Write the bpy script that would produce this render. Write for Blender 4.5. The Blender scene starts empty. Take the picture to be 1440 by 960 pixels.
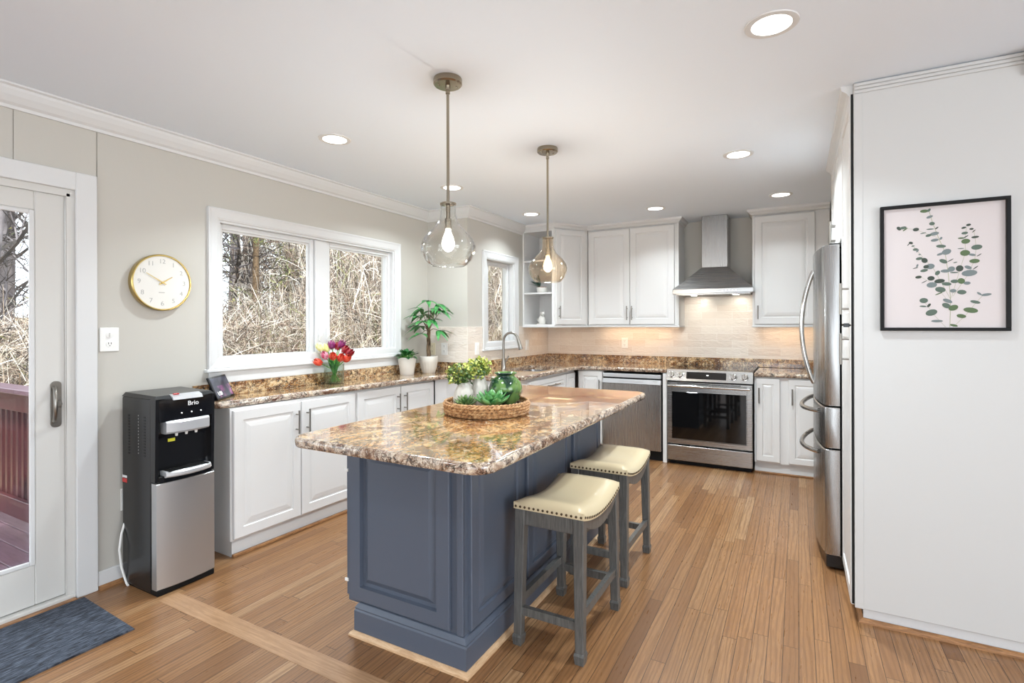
import bpy, bmesh, math, random
from mathutils import Matrix, Vector
S = bpy.context.scene
COL = S.collection
PI = math.pi
R_ = math.radians

# ------------------------------------------------------------------ camera
cam_d = bpy.data.cameras.new('camera'); cam = bpy.data.objects.new('camera', cam_d); COL.objects.link(cam)
cam_d.sensor_width = 36.0; cam_d.lens = 734.9 / 1440 * 36.0
cam_d.shift_x = 0.0; cam_d.shift_y = -(480 - 455.73) / 1440
cam_d.clip_start = 0.05; cam_d.clip_end = 300
cam.matrix_world = Matrix.Translation((0, 0, 1.358)) @ Matrix.Rotation(R_(28.687), 4, 'Z') @ Matrix.Rotation(R_(90), 4, 'X') @ Matrix.Rotation(R_(-0.161), 4, 'Z')
S.camera = cam

# ------------------------------------------------------------------ world, sun, big lights, exposure
S.view_settings.view_transform = 'Standard'; S.view_settings.look = 'None'
S.view_settings.gamma = 1.0; S.view_settings.use_curve_mapping = False
S.view_settings.exposure = 0.04
W = bpy.data.worlds.new('sky'); S.world = W; W.use_nodes = True
W.node_tree.nodes['Background'].inputs[0].default_value = (0.86, 0.93, 1.0, 1)
W.node_tree.nodes['Background'].inputs[1].default_value = 3.4
sun_d = bpy.data.lights.new('sun', 'SUN'); sun_d.energy = 5.0; sun_d.angle = R_(1.0); sun_d.color = (1, .95, .86)
sun = bpy.data.objects.new('sun', sun_d); COL.objects.link(sun)
sun.rotation_euler = Vector((-.55, .30, -.78)).to_track_quat('-Z', 'Y').to_euler()

def area(name, loc, look, sx, sy, power, color=(1, 1, 1), parent=None, spread=180):
    d = bpy.data.lights.new(name, 'AREA'); d.shape = 'RECTANGLE'; d.size = sx; d.size_y = sy; d.energy = power; d.color = color
    d.spread = R_(spread)
    o = bpy.data.objects.new(name, d); COL.objects.link(o); o.location = loc
    o.rotation_euler = Vector(look).to_track_quat('-Z', 'Y').to_euler()
    if parent: o.parent = parent
    return o
# added fill lights, set in unseen wall openings behind the camera
area('rear_fill_light', (0.6, -3.38, 1.40), (0, 1, 0.3), 4.6, 1.9, 28, (.86, .94, 1.0))
area('side_fill_light', (3.88, -0.6, 1.40), (-1, -.25, 0.1), 3.4, 1.9, 85, (.86, .94, 1.0))

# ------------------------------------------------------------------ helpers
def srgb(r, g, b):
    f = lambda c: (c / 255 / 12.92) if c / 255 <= .04045 else ((c / 255 + .055) / 1.055) ** 2.4
    return (f(r), f(g), f(b), 1)

def mat(name, color=None, rough=.5, metal=0., spec=.5, **kw):
    m = bpy.data.materials.new(name); m.use_nodes = True
    b = m.node_tree.nodes['Principled BSDF']
    if color: b.inputs['Base Color'].default_value = color
    b.inputs['Roughness'].default_value = rough; b.inputs['Metallic'].default_value = metal
    b.inputs['Specular IOR Level'].default_value = spec
    for k, v in kw.items(): b.inputs[k.replace('_', ' ')].default_value = v
    return m

class NT:
    def __init__(s, m):
        s.m = m; s.t = m.node_tree; s.b = s.t.nodes['Principled BSDF']
    def n(s, typ, **kw):
        nd = s.t.nodes.new(typ)
        for k, v in kw.items():
            if k in ('operation', 'blend_type', 'data_type', 'noise_dimensions', 'feature', 'distance', 'bands_direction', 'wave_type', 'clamp', 'interpolation_type'):
                setattr(nd, k, v)
            elif isinstance(k, str) and k.startswith('i') and k[1:].isdigit():
                s.set(nd.inputs[int(k[1:])], v)
            else:
                s.set(nd.inputs[k.replace('_', ' ')], v)
        return nd
    def set(s, sock, v):
        if isinstance(v, bpy.types.NodeSocket): s.t.links.new(v, sock)
        elif isinstance(v, bpy.types.Node): s.t.links.new(v.outputs[0], sock)
        else: sock.default_value = v
    def math(s, op, a, b=None, c=None):
        nd = s.t.nodes.new('ShaderNodeMath'); nd.operation = op
        s.set(nd.inputs[0], a)
        if b is not None: s.set(nd.inputs[1], b)
        if c is not None: s.set(nd.inputs[2], c)
        return nd.outputs[0]
    def ramp(s, fac, stops, interp='LINEAR'):
        nd = s.t.nodes.new('ShaderNodeValToRGB'); cr = nd.color_ramp; cr.interpolation = interp
        while len(cr.elements) < len(stops): cr.elements.new(.5)
        for e, (p, c) in zip(cr.elements, stops): e.position = p; e.color = c
        s.set(nd.inputs[0], fac); return nd.outputs[0]
    def mix(s, fac, a, b, blend='MIX'):
        nd = s.t.nodes.new('ShaderNodeMix'); nd.data_type = 'RGBA'; nd.blend_type = blend
        s.set(nd.inputs[0], fac); s.set(nd.inputs[6], a); s.set(nd.inputs[7], b); return nd.outputs[2]
    def coord(s, which='Object'):
        return s.t.nodes.new('ShaderNodeTexCoord').outputs[which]
    def mapping(s, v, scale=(1, 1, 1), rot=(0, 0, 0), loc=(0, 0, 0)):
        nd = s.t.nodes.new('ShaderNodeMapping'); s.set(nd.inputs[0], v)
        nd.inputs[1].default_value = loc; nd.inputs[2].default_value = rot; nd.inputs[3].default_value = scale; return nd.outputs[0]
    def noise(s, v, scale, detail=4, rough=.55, dist=0.):
        nd = s.t.nodes.new('ShaderNodeTexNoise'); s.set(nd.inputs['Vector'], v); nd.inputs['Scale'].default_value = scale
        nd.inputs['Detail'].default_value = detail; nd.inputs['Roughness'].default_value = rough; nd.inputs['Distortion'].default_value = dist
        return nd.outputs[0]
    def voro(s, v, scale, feature='F1', out=0):
        nd = s.t.nodes.new('ShaderNodeTexVoronoi'); nd.feature = feature; s.set(nd.inputs['Vector'], v); nd.inputs['Scale'].default_value = scale
        return nd.outputs[out]
    def bump(s, h, strength=.2, dist=.01):
        nd = s.t.nodes.new('ShaderNodeBump'); nd.inputs['Strength'].default_value = strength; nd.inputs['Distance'].default_value = dist
        s.set(nd.inputs['Height'], h); s.set(s.b.inputs['Normal'], nd.outputs[0])
    def out(s, name, v): s.set(s.b.inputs[name], v)

def g(v): return (v, v, v, 1)

# ---- materials
M = {}
def paint(name, col, rough=.55, bump=.03, scale=90):
    m = mat(name, col, rough); t = NT(m); h = t.noise(t.coord(), scale, 3); t.bump(h, bump, .004); M[name] = m; return m
paint('wall_paint', srgb(194, 190, 182), .6, .05, 60)
paint('ceiling_paint', srgb(232, 240, 250), .8, .06, 45)
paint('trim_paint', srgb(216, 216, 216), .38)
paint('panel_paint', srgb(203, 202, 200), .42)
paint('cabinet_paint', srgb(225, 224, 223), .32)
paint('door_paint', srgb(210, 208, 204), .45)
paint('island_paint', srgb(84, 92, 106), .36, .05, 120)
M['steel'] = mat('brushed_steel', srgb(172, 171, 170), .27, 1.0)
t = NT(M['steel']); nz = t.noise(t.mapping(t.coord(), (1, 1, 160)), 3, 2)
t.out('Roughness', t.ramp(nz, [(0.3, g(.24)), (.7, g(.29))])); t.bump(nz, .01, .001)
M['steel_vertical'] = mat('steel_vertical_grain', srgb(172, 171, 170), .27, 1.0)
t = NT(M['steel_vertical']); nz = t.noise(t.mapping(t.coord(), (160, 160, 1)), 3, 2)
t.out('Roughness', t.ramp(nz, [(0.3, g(.24)), (.7, g(.29))])); t.bump(nz, .01, .001)
M['nickel'] = mat('brushed_nickel', srgb(150, 146, 140), .32, 1.0)
M['chrome'] = mat('polished_steel', srgb(205, 204, 202), .14, 1.0)
M['bronze'] = mat('antique_bronze', srgb(160, 149, 132), .24, 1.0)
M['brass'] = mat('brass', srgb(188, 166, 106), .28, 1.0)
M['dark_nail'] = mat('dark_nail', srgb(84, 70, 54), .3, 1.0)
M['black_gloss'] = mat('black_gloss', srgb(16, 16, 19), .1)
M['black_glass'] = mat('black_glass', srgb(10, 10, 11), .04, 0, .6)
M['black_matte'] = mat('black_matte', srgb(14, 14, 15), .55, 0, .25)
M['black_plastic'] = mat('black_plastic', srgb(22, 22, 24), .25)
M['silver_plastic'] = mat('silver_plastic', srgb(200, 201, 204), .3, .4)
M['white_plastic'] = mat('white_plastic', srgb(238, 237, 234), .35)
M['ivory_plastic'] = mat('ivory_plastic', srgb(226, 215, 188), .35)
M['white_ceramic'] = mat('white_ceramic', srgb(222, 219, 213), .3)
M['stoneware'] = mat('stoneware', srgb(206, 200, 190), .4)
M['red_plastic'] = mat('red_plastic', srgb(190, 40, 40), .35)
M['yellow_label'] = mat('yellow_label', srgb(212, 208, 60), .5)
M['white_ink'] = mat('white_ink', srgb(240, 240, 240), .5)
M['grey_ink'] = mat('grey_ink', srgb(176, 174, 170), .5)
M['soil'] = mat('soil', srgb(60, 44, 34), .9)
M['terracotta'] = mat('reddish_soil', srgb(140, 76, 46), .8)

def emit(name, col, strength):
    m = bpy.data.materials.new(name); m.use_nodes = True
    b = m.node_tree.nodes['Principled BSDF']; b.inputs['Base Color'].default_value = (0, 0, 0, 1)
    b.inputs['Emission Color'].default_value = col; b.inputs['Emission Strength'].default_value = strength; M[name] = m; return m
emit('lamp_white', (1, .96, .9, 1), 4.0)
emit('bulb_glow_white', (1, .97, .9, 1), 2.2)
emit('bulb_glow_warm', (1, .86, .55, 1), 2.4)
emit('led_white', (1, 1, 1, 1), 2.0)

def glass(name, tint=(1, 1, 1, 1), ior=1.45, boost=1.0, rough=0.0):
    m = bpy.data.materials.new(name); m.use_nodes = True; nt = m.node_tree; nt.nodes.clear()
    o = nt.nodes.new('ShaderNodeOutputMaterial'); mx = nt.nodes.new('ShaderNodeMixShader'); tr = nt.nodes.new('ShaderNodeBsdfTransparent')
    gl = nt.nodes.new('ShaderNodeBsdfGlossy'); lw = nt.nodes.new('ShaderNodeLayerWeight'); pw = nt.nodes.new('ShaderNodeMath'); mu = nt.nodes.new('ShaderNodeMath')
    lw.inputs[0].default_value = .5; pw.operation = 'POWER'; pw.inputs[1].default_value = 3.4; mu.operation = 'MULTIPLY_ADD'; mu.use_clamp = True
    mu.inputs[1].default_value = .7 * boost; mu.inputs[2].default_value = .035
    tr.inputs[0].default_value = tint; gl.inputs['Roughness'].default_value = rough
    nt.links.new(lw.outputs['Facing'], pw.inputs[0]); nt.links.new(pw.outputs[0], mu.inputs[0]); nt.links.new(mu.outputs[0], mx.inputs[0]); nt.links.new(tr.outputs[0], mx.inputs[1])
    nt.links.new(gl.outputs[0], mx.inputs[2]); nt.links.new(mx.outputs[0], o.inputs[0]); M[name] = m; return m
glass('window_glass', (.97, .98, .98, 1), 1.45, .8)
glass('clear_glass', (.97, .97, .96, 1), 1.5, 2.4)
glass('glow_tint_glass', (1.0, .95, .88, 1), 1.5, 1.4)  # clear shade tinted warm: the bulb's glow is put into the glass colour
glass('vase_glass', (.90, .95, .92, 1), 1.5, 1.2)
glass('water', (.86, .92, .84, 1), 1.33, .6)

# oak strip floor: boards run along Y
def oak_floor():
    m = mat('oak_floor', None, .3); t = NT(m); c = t.coord()
    sp = t.n('ShaderNodeSeparateXYZ', i0=c); x, y = sp.outputs[0], sp.outputs[1]
    xs = t.math('DIVIDE', x, .0585); row = t.math('FLOOR', xs); fx = t.math('FRACT', xs)
    w1 = t.n('ShaderNodeTexWhiteNoise', noise_dimensions='1D'); t.set(w1.inputs['W'], row)
    ys = t.math('DIVIDE', t.math('ADD', y, t.math('MULTIPLY', w1.outputs[0], 7.3)), .92); colm = t.math('FLOOR', ys); fy = t.math('FRACT', ys)
    cx = t.n('ShaderNodeCombineXYZ', i0=row, i1=colm)
    w2 = t.n('ShaderNodeTexWhiteNoise', noise_dimensions='2D'); t.set(w2.inputs['Vector'], cx)
    idv = w2.outputs[0]
    base = t.ramp(idv, [(0, srgb(116, 80, 50)), (.2, srgb(152, 110, 72)), (.5, srgb(160, 119, 80)), (.72, srgb(138, 98, 62)), (.86, srgb(164, 125, 87)), (1, srgb(182, 145, 106))])
    off = t.n('ShaderNodeCombineXYZ', i0=t.math('MULTIPLY', idv, 13.0), i1=t.math('MULTIPLY', idv, 29.0))
    vv = t.n('ShaderNodeVectorMath', operation='ADD'); t.set(vv.inputs[0], c); t.set(vv.inputs[1], off)
    gv = t.mapping(vv.outputs[0], (26, 1.6, 1))
    wv = t.n('ShaderNodeTexWave', wave_type='BANDS', bands_direction='X'); t.set(wv.inputs['Vector'], t.mapping(vv.outputs[0], (11, .8, 1)))
    wv.inputs['Scale'].default_value = 1.5; wv.inputs['Distortion'].default_value = 11; wv.inputs['Detail'].default_value = 3; wv.inputs['Detail Scale'].default_value = .9
    gr = t.noise(gv, 4, 6, .65, .6)
    fine = t.noise(t.mapping(vv.outputs[0], (160, 5, 1)), 3, 3)
    c1 = t.mix(t.math('MULTIPLY', t.ramp(wv.outputs[1], [(.1, g(1)), (.5, g(0))]), .46), base, srgb(104, 70, 42))
    c2 = t.mix(t.math('MULTIPLY', t.ramp(gr, [(.35, g(1)), (.62, g(0))]), .42), c1, srgb(112, 76, 48))
    c3 = t.mix(t.math('MULTIPLY', t.ramp(fine, [(.4, g(1)), (.6, g(0))]), .25), c2, srgb(122, 84, 52))
    ex = t.math('MINIMUM', fx, t.math('SUBTRACT', 1, fx)); ey = t.math('MULTIPLY', t.math('MINIMUM', fy, t.math('SUBTRACT', 1, fy)), 15.7)
    seam = t.math('LESS_THAN', t.math('MINIMUM', ex, ey), .022)
    c4 = t.mix(t.math('MULTIPLY', seam, .85), c3, srgb(52, 33, 20))
    t.out('Base Color', c4); t.out('Roughness', t.ramp(gr, [(.3, g(.36)), (.7, g(.26))]))
    t.bump(t.math('SUBTRACT', t.math('MULTIPLY', fine, .25), seam), .12, .002); M['oak_floor'] = m
oak_floor()
def oak(name, axis_scale, a, b):
    m = mat(name, None, .34); t = NT(m); c = t.coord()
    gr = t.noise(t.mapping(c, axis_scale), 4, 6, .6, .8); fine = t.noise(t.mapping(c, tuple(q * 4 for q in axis_scale)), 4, 3)
    c1 = t.ramp(gr, [(.3, b), (.65, a)]); t.out('Base Color', t.mix(t.math('MULTIPLY', t.ramp(fine, [(.4, g(1)), (.6, g(0))]), .3), c1, b)); M[name] = m
oak('oak_border', (1.5, 24, 1), srgb(182, 144, 108), srgb(150, 112, 78))
oak('oak_trim', (4, 4, 30), srgb(176, 128, 84), srgb(120, 82, 52))
oak('pale_oak_trim', (4, 4, 30), srgb(222, 190, 152), srgb(190, 150, 112))
oak('grey_wood', (30, 30, 2.2), srgb(104, 103, 100), srgb(70, 70, 69))
oak('deck_wood', (1.2, 20, 1), srgb(112, 86, 100), srgb(84, 60, 72))
oak('rail_wood', (12, 12, 2), srgb(86, 42, 46), srgb(64, 32, 36))

def granite(name, stops, speck=.5, rust=None, scale=1.0):
    m = mat(name, None, .12, 0, .5, Coat_Weight=.65, Coat_Roughness=.015, Coat_IOR=1.5); t = NT(m); c = t.coord()
    n1 = t.noise(t.mapping(c, (scale, scale * .55, scale), (0, 0, .5)), 5.5, 8, .68, 1.6)
    n2 = t.noise(c, 26 * scale, 6, .7, .8); n3 = t.noise(c, 95 * scale, 3, .6)
    base = t.ramp(n1, stops)
    b2 = t.mix(t.math('MULTIPLY', t.ramp(n2, [(.56, g(0)), (.64, g(1))]), .75), base, srgb(232, 216, 184))
    if rust:
        sp = t.n('ShaderNodeSeparateXYZ', i0=c)
        far = t.n('ShaderNodeMapRange'); t.set(far.inputs[0], sp.outputs[1]); far.inputs[1].default_value = rust[0]; far.inputs[2].default_value = rust[1]
        n5 = t.noise(t.mapping(c, (.9, 1.6, 1)), 6, 7, .66, 1.4)
        b2 = t.mix(t.math('MULTIPLY', far.outputs[0], t.ramp(n5, [(.42, g(0)), (.53, g(.95))])), b2, srgb(136, 60, 34))
        green = t.noise(t.mapping(c, (1, 1, 1), (0, 0, 0), (3, 7, 1)), 4.2, 6, .6, 1.0)
        b2 = t.mix(t.math('MULTIPLY', t.ramp(green, [(.55, g(0)), (.68, g(1))]), .45), b2, srgb(128, 128, 74))
    vein = t.noise(t.mapping(c, (1.2, .7, 1.2), (0, 0, .8)), 7 * scale, 9, .72, 2.2)
    dark = t.math('MULTIPLY', t.ramp(vein, [(.455, g(0)), (.492, g(1)), (.508, g(1)), (.545, g(0))]), .85)
    b3 = t.mix(dark, b2, srgb(84, 50, 34))
    vr = t.voro(t.mapping(c, (1, 1, 1)), 85 * scale)
    sp_ = t.math('MULTIPLY', t.math('MULTIPLY', t.ramp(n2, [(.40, g(1)), (.5, g(0))]), t.ramp(n3, [(.44, g(0)), (.50, g(1))])), speck)
    b4 = t.mix(sp_, b3, srgb(34, 28, 28))
    lt = t.math('MULTIPLY', t.ramp(n3, [(.58, g(0)), (.65, g(1))]), .6)
    b5 = t.mix(lt, b4, srgb(226, 212, 190))
    t.out('Base Color', b5); M[name] = m
granite('granite_island', [(.27, srgb(78, 50, 32)), (.40, srgb(158, 102, 54)), (.49, srgb(204, 150, 88)), (.58, srgb(222, 188, 136)), (.66, srgb(178, 122, 70)), (.76, srgb(120, 78, 48))], .75, (2.5, 3.1), .8)
granite('granite_counter', [(.27, srgb(40, 30, 26)), (.38, srgb(118, 78, 48)), (.47, srgb(186, 142, 92)), (.55, srgb(220, 194, 152)), (.62, srgb(150, 102, 62)), (.72, srgb(62, 44, 36))], 1.0, None, 1.0)
granite('granite_edge', [(.27, srgb(44, 36, 34)), (.38, srgb(132, 98, 76)), (.47, srgb(182, 156, 134)), (.55, srgb(220, 206, 188)), (.64, srgb(128, 88, 72)), (.74, srgb(66, 50, 46))], 1.0, None, 1.2)

def tile(name, axis):
    m = mat(name, None, .12, 0, .55); t = NT(m); c = t.coord()
    sp = t.n('ShaderNodeSeparateXYZ', i0=c)
    cb = t.n('ShaderNodeCombineXYZ', i0=sp.outputs[0 if axis == 'x' else 1], i1=sp.outputs[2])
    br = t.t.nodes.new('ShaderNodeTexBrick'); t.set(br.inputs['Vector'], t.mapping(cb.outputs[0], (1, 1, 1), (0, 0, 0), (0, .035, 0)))
    br.inputs['Color1'].default_value = srgb(232, 224, 214); br.inputs['Color2'].default_value = srgb(222, 210, 198); br.inputs['Mortar'].default_value = srgb(236, 230, 222)
    br.inputs['Scale'].default_value = 1; br.inputs['Mortar Size'].default_value = .0018; br.inputs['Brick Width'].default_value = .30; br.inputs['Row Height'].default_value = .076
    br.offset = .5
    n = t.noise(t.mapping(cb.outputs[0], (1, 2.2, 1)), 17, 3, .55, .8)
    t.out('Base Color', br.outputs[0]); t.bump(t.math('SUBTRACT', n, t.math('MULTIPLY', br.outputs[1], .8)), .55, .012); M[name] = m
tile('tile_back', 'x'); tile('tile_side', 'y')

M['leather'] = mat('cream_leather', srgb(206, 189, 156), .22)
t = NT(M['leather']); t.bump(t.noise(t.coord(), 220, 3), .06, .001)
M['mat_rubber'] = mat('mat_fibre', None, .85)
t = NT(M['mat_rubber']); c = t.coord()
wv = t.noise(t.mapping(c, (70, 9, 1), (0, 0, .1)), 2.2, 4, .6, .8)
t.out('Base Color', t.ramp(wv, [(.38, srgb(26, 29, 37)), (.5, srgb(56, 63, 76)), (.64, srgb(92, 100, 114))])); t.bump(wv, .6, .01)
M['wicker'] = mat('wicker', None, .6)
t = NT(M['wicker']); t.out('Base Color', t.ramp(t.noise(t.coord(), 60, 4), [(.35, srgb(120, 82, 48)), (.5, srgb(176, 130, 84)), (.65, srgb(206, 168, 120))]))
M['green_glaze'] = mat('green_glaze', None, .09, 0, .6)
t = NT(M['green_glaze']); n = t.noise(t.mapping(t.coord(), (1, 1, .9), (.4, .3, 0), (2, 5, 1)), 11, 2, .45, .6)
t.out('Base Color', t.ramp(n, [(.36, srgb(12, 38, 32)), (.45, srgb(30, 66, 42)), (.50, srgb(86, 122, 66)), (.68, srgb(116, 146, 82))]))
def leafmat(name, a, b, rough=.4, sc=25):
    m = mat(name, None, rough); t = NT(m); t.out('Base Color', t.ramp(t.noise(t.coord(), sc, 3), [(.35, a), (.65, b)])); M[name] = m
leafmat('leaf_green', srgb(30, 104, 52), srgb(84, 156, 84))
leafmat('leaf_dark', srgb(20, 78, 36), srgb(50, 122, 56))
leafmat('leaf_yellow', srgb(150, 164, 62), srgb(224, 224, 130), .5, 60)
leafmat('leaf_olive', srgb(52, 82, 46), srgb(110, 136, 74), .5, 60)
leafmat('leaf_succulent', srgb(50, 122, 62), srgb(128, 184, 112), .35)
leafmat('leaf_succulent_dark', srgb(58, 96, 56), srgb(126, 152, 84), .4)
leafmat('leaf_bluegreen', srgb(36, 62, 54), srgb(70, 100, 84), .5)
leafmat('stem_green', srgb(70, 140, 50), srgb(130, 184, 84), .4)
leafmat('bark', srgb(78, 62, 46), srgb(128, 106, 80), .9)
leafmat('tulip_red', srgb(204, 44, 36), srgb(236, 104, 74), .4, 40)
leafmat('tulip_purple', srgb(96, 20, 70), srgb(146, 40, 110), .4, 40)
leafmat('tulip_pink', srgb(196, 40, 96), srgb(238, 190, 204), .4, 45)
leafmat('tulip_yellow', srgb(214, 212, 120), srgb(240, 238, 180), .4, 40)
leafmat('tulip_maroon', srgb(120, 18, 34), srgb(170, 40, 48), .4, 40)

# ---- mesh helpers
def new(): return bmesh.new()
def obj(name, bm, m, parent=None, smooth=False, loc=None, rotz=None, angle=40):
    me = bpy.data.meshes.new(name)
    bmesh.ops.recalc_face_normals(bm, faces=bm.faces[:])
    bm.to_mesh(me); bm.free()
    for mm in (m if isinstance(m, (list, tuple)) else [m]): me.materials.append(M[mm] if isinstance(mm, str) else mm)
    o = bpy.data.objects.new(name, me); COL.objects.link(o)
    if smooth:
        for p in me.polygons: p.use_smooth = True
        if angle < 180: me.set_sharp_from_angle(angle=R_(angle))
    if parent: o.parent = parent
    if loc: o.location = loc
    if rotz is not None: o.rotation_euler = (0, 0, rotz)
    return o
def pyobj(name, v, f, m, parent=None, mi=None, smooth=False):
    me = bpy.data.meshes.new(name); me.from_pydata(v, [], f)
    for mm in (m if isinstance(m, (list, tuple)) else [m]): me.materials.append(M[mm])
    if mi: me.polygons.foreach_set('material_index', mi)
    if smooth: me.polygons.foreach_set('use_smooth', [True] * len(f))
    me.update(); o = bpy.data.objects.new(name, me); COL.objects.link(o)
    if parent: o.parent = parent
    return o
def tag(o, label=None, cat=None, group=None, kind=None):
    if label: o['label'] = label
    if cat: o['category'] = cat
    if group: o['group'] = group
    if kind: o['kind'] = kind
    return o
def thing(name, label, cat, loc=(0, 0, 0), rotz=0, group=None, kind=None):
    o = bpy.data.objects.new(name, None); COL.objects.link(o); o.empty_display_size = .05
    o.location = loc; o.rotation_euler = (0, 0, rotz); return tag(o, label, cat, group, kind)
def struct(name, bm, m, label=None, parent=None, smooth=False):
    o = obj(name, bm, m, parent, smooth)
    if not parent:
        o['kind'] = 'structure'
        if label: o['label'] = label
    return o
def dup(root, loc, rotz=0, label=None, group=None):
    r = root.copy(); COL.objects.link(r); r.location = loc; r.rotation_euler = (0, 0, rotz)
    if label: r['label'] = label
    if group: r['group'] = group
    def rec(a, b):
        for ch in list(a.children):
            c = ch.copy(); COL.objects.link(c); c.parent = b; rec(ch, c)
    rec(root, r); return r
def box(bm, x0, x1, y0, y1, z0, z1, bevel=0., seg=1, mi=0):
    vs = [bm.verts.new(p) for p in ((x0, y0, z0), (x1, y0, z0), (x1, y1, z0), (x0, y1, z0), (x0, y0, z1), (x1, y0, z1), (x1, y1, z1), (x0, y1, z1))]
    fs = [bm.faces.new([vs[i] for i in q]) for q in ((3, 2, 1, 0), (4, 5, 6, 7), (0, 1, 5, 4), (1, 2, 6, 5), (2, 3, 7, 6), (3, 0, 4, 7))]
    for f in fs: f.material_index = mi
    if bevel:
        es = list({e for f in fs for e in f.edges})
        r = bmesh.ops.bevel(bm, geom=es, offset=bevel, segments=seg, profile=.5, affect='EDGES')
        for f in r['faces']: f.material_index = mi
    return vs
def hexa(bm, bot, top, mi=0):
    """frustum from two 4-point loops"""
    a = [bm.verts.new(p) for p in bot]; b = [bm.verts.new(p) for p in top]
    fs = [bm.faces.new(a[::-1]), bm.faces.new(b)]
    for i in range(4): fs.append(bm.faces.new((a[i], a[(i + 1) % 4], b[(i + 1) % 4], b[i])))
    for f in fs: f.material_index = mi
def tube(bm, pts, rad, sides=8, caps=True, mi=0):
    pts = [Vector(p) for p in pts]; n = len(pts); rads = rad if isinstance(rad, (list, tuple)) else [rad] * n
    prev = None; rings = []
    for i, p in enumerate(pts):
        d = (pts[min(i + 1, n - 1)] - pts[max(i - 1, 0)]).normalized()
        if prev is None:
            a = d.cross(Vector((0, 0, 1)));
            if a.length < .05: a = d.cross(Vector((1, 0, 0)))
            a.normalize()
        else:
            a = (prev - d * prev.dot(d)).normalized()
        prev = a; b = d.cross(a)
        rings.append([bm.verts.new(p + (a * math.cos(2 * PI * k / sides) + b * math.sin(2 * PI * k / sides)) * rads[i]) for k in range(sides)])
    for r0, r1 in zip(rings, rings[1:]):
        for k in range(sides):
            f = bm.faces.new((r0[k], r0[(k + 1) % sides], r1[(k + 1) % sides], r1[k])); f.material_index = mi
    if caps:
        bm.faces.new(rings[0][::-1]).material_index = mi; bm.faces.new(rings[-1]).material_index = mi
def lathe(bm, prof, seg=32, c=(0, 0, 0), mi=0, close=False, mod=None):
    rings = []
    for r, z in prof:
        if r < 1e-5: rings.append([bm.verts.new((c[0], c[1], c[2] + z))])
        else:
            ring = []
            for k in range(seg):
                a = 2 * PI * k / seg; rr = r * (mod(a, z) if mod else 1)
                ring.append(bm.verts.new((c[0] + rr * math.cos(a), c[1] + rr * math.sin(a), c[2] + z)))
            rings.append(ring)
    for r0, r1 in zip(rings, rings[1:]):
        for k in range(seg):
            if len(r0) == 1 and len(r1) == 1: continue
            if len(r0) == 1: q = (r0[0], r1[(k + 1) % seg], r1[k])
            elif len(r1) == 1: q = (r0[k], r0[(k + 1) % seg], r1[0])
            else: q = (r0[k], r0[(k + 1) % seg], r1[(k + 1) % seg], r1[k])
            bm.faces.new(q).material_index = mi
def cyl(bm, p0, p1, r, sides=20, r1=None, mi=0): tube(bm, [p0, p1], [r, r if r1 is None else r1], sides, True, mi)
def rings_panel(bm, x0, x1, z0, z1, prof, t=None, mi=0):
    """front faces -y; prof = list of (inset, y)"""
    rs = []
    for ins, y in prof:
        rs.append([bm.verts.new(p) for p in ((x0 + ins, y, z0 + ins), (x1 - ins, y, z0 + ins), (x1 - ins, y, z1 - ins), (x0 + ins, y, z1 - ins))])
    for a, b in zip(rs, rs[1:]):
        for k in range(4): bm.faces.new((a[k], a[(k + 1) % 4], b[(k + 1) % 4], b[k])).material_index = mi
    bm.faces.new(rs[-1]).material_index = mi; bm.faces.new(rs[0][::-1]).material_index = mi
def raised(bm, x0, x1, z0, z1, y=0., t=.02, frame=.055, rise=.035):
    rings_panel(bm, x0, x1, z0, z1, [(0, y + t), (0, y + .004), (.004, y), (frame, y), (frame + .004, y + .008), (frame + .012, y + .008), (frame + .012 + rise * .3, y + .004), (frame + .012 + rise, y + .001)])
def bar_handle(parent, x, z0, z1, y=0., m='nickel', r=.006, off=.032, horiz=False, name='handle'):
    bm = new()
    if horiz:
        cyl(bm, (z0, y - off, x), (z1, y - off, x), r, 12); L = z1 - z0
        for q in (z0 + L * .18, z1 - L * .18): cyl(bm, (q, y + .001, x), (q, y - off, x), r * .8, 10)
    else:
        cyl(bm, (x, y - off, z0), (x, y - off, z1), r, 12); L = z1 - z0
        for q in (z0 + L * .18, z1 - L * .18): cyl(bm, (x, y + .001, q), (x, y - off, q), r * .8, 10)
    return obj(name, bm, m, parent, True)
def door(parent, x0, x1, z0, z1, y=0., frame=.055, m='cabinet_paint', handle=None, hz=None, rise=.035, name='door'):
    bm = new(); raised(bm, x0, x1, z0, z1, y, .02, frame, rise); d = obj(name, bm, m, parent)
    if handle is not None: bar_handle(d, handle, hz[0], hz[1], y)
    return d
def offset_poly(poly, d):
    n = len(poly); out = []
    for i in range(n):
        p0, p1, p2 = Vector(poly[i - 1]), Vector(poly[i]), Vector(poly[(i + 1) % n])
        a = (p1 - p0).normalized(); b = (p2 - p1).normalized(); na = Vector((-a.y, a.x)); nb = Vector((-b.y, b.x))
        m_ = na + nb; k = 1 + na.dot(nb); out.append(p1 + m_ * (d / max(k, .3)))
    return [(q.x, q.y) for q in out]
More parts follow.
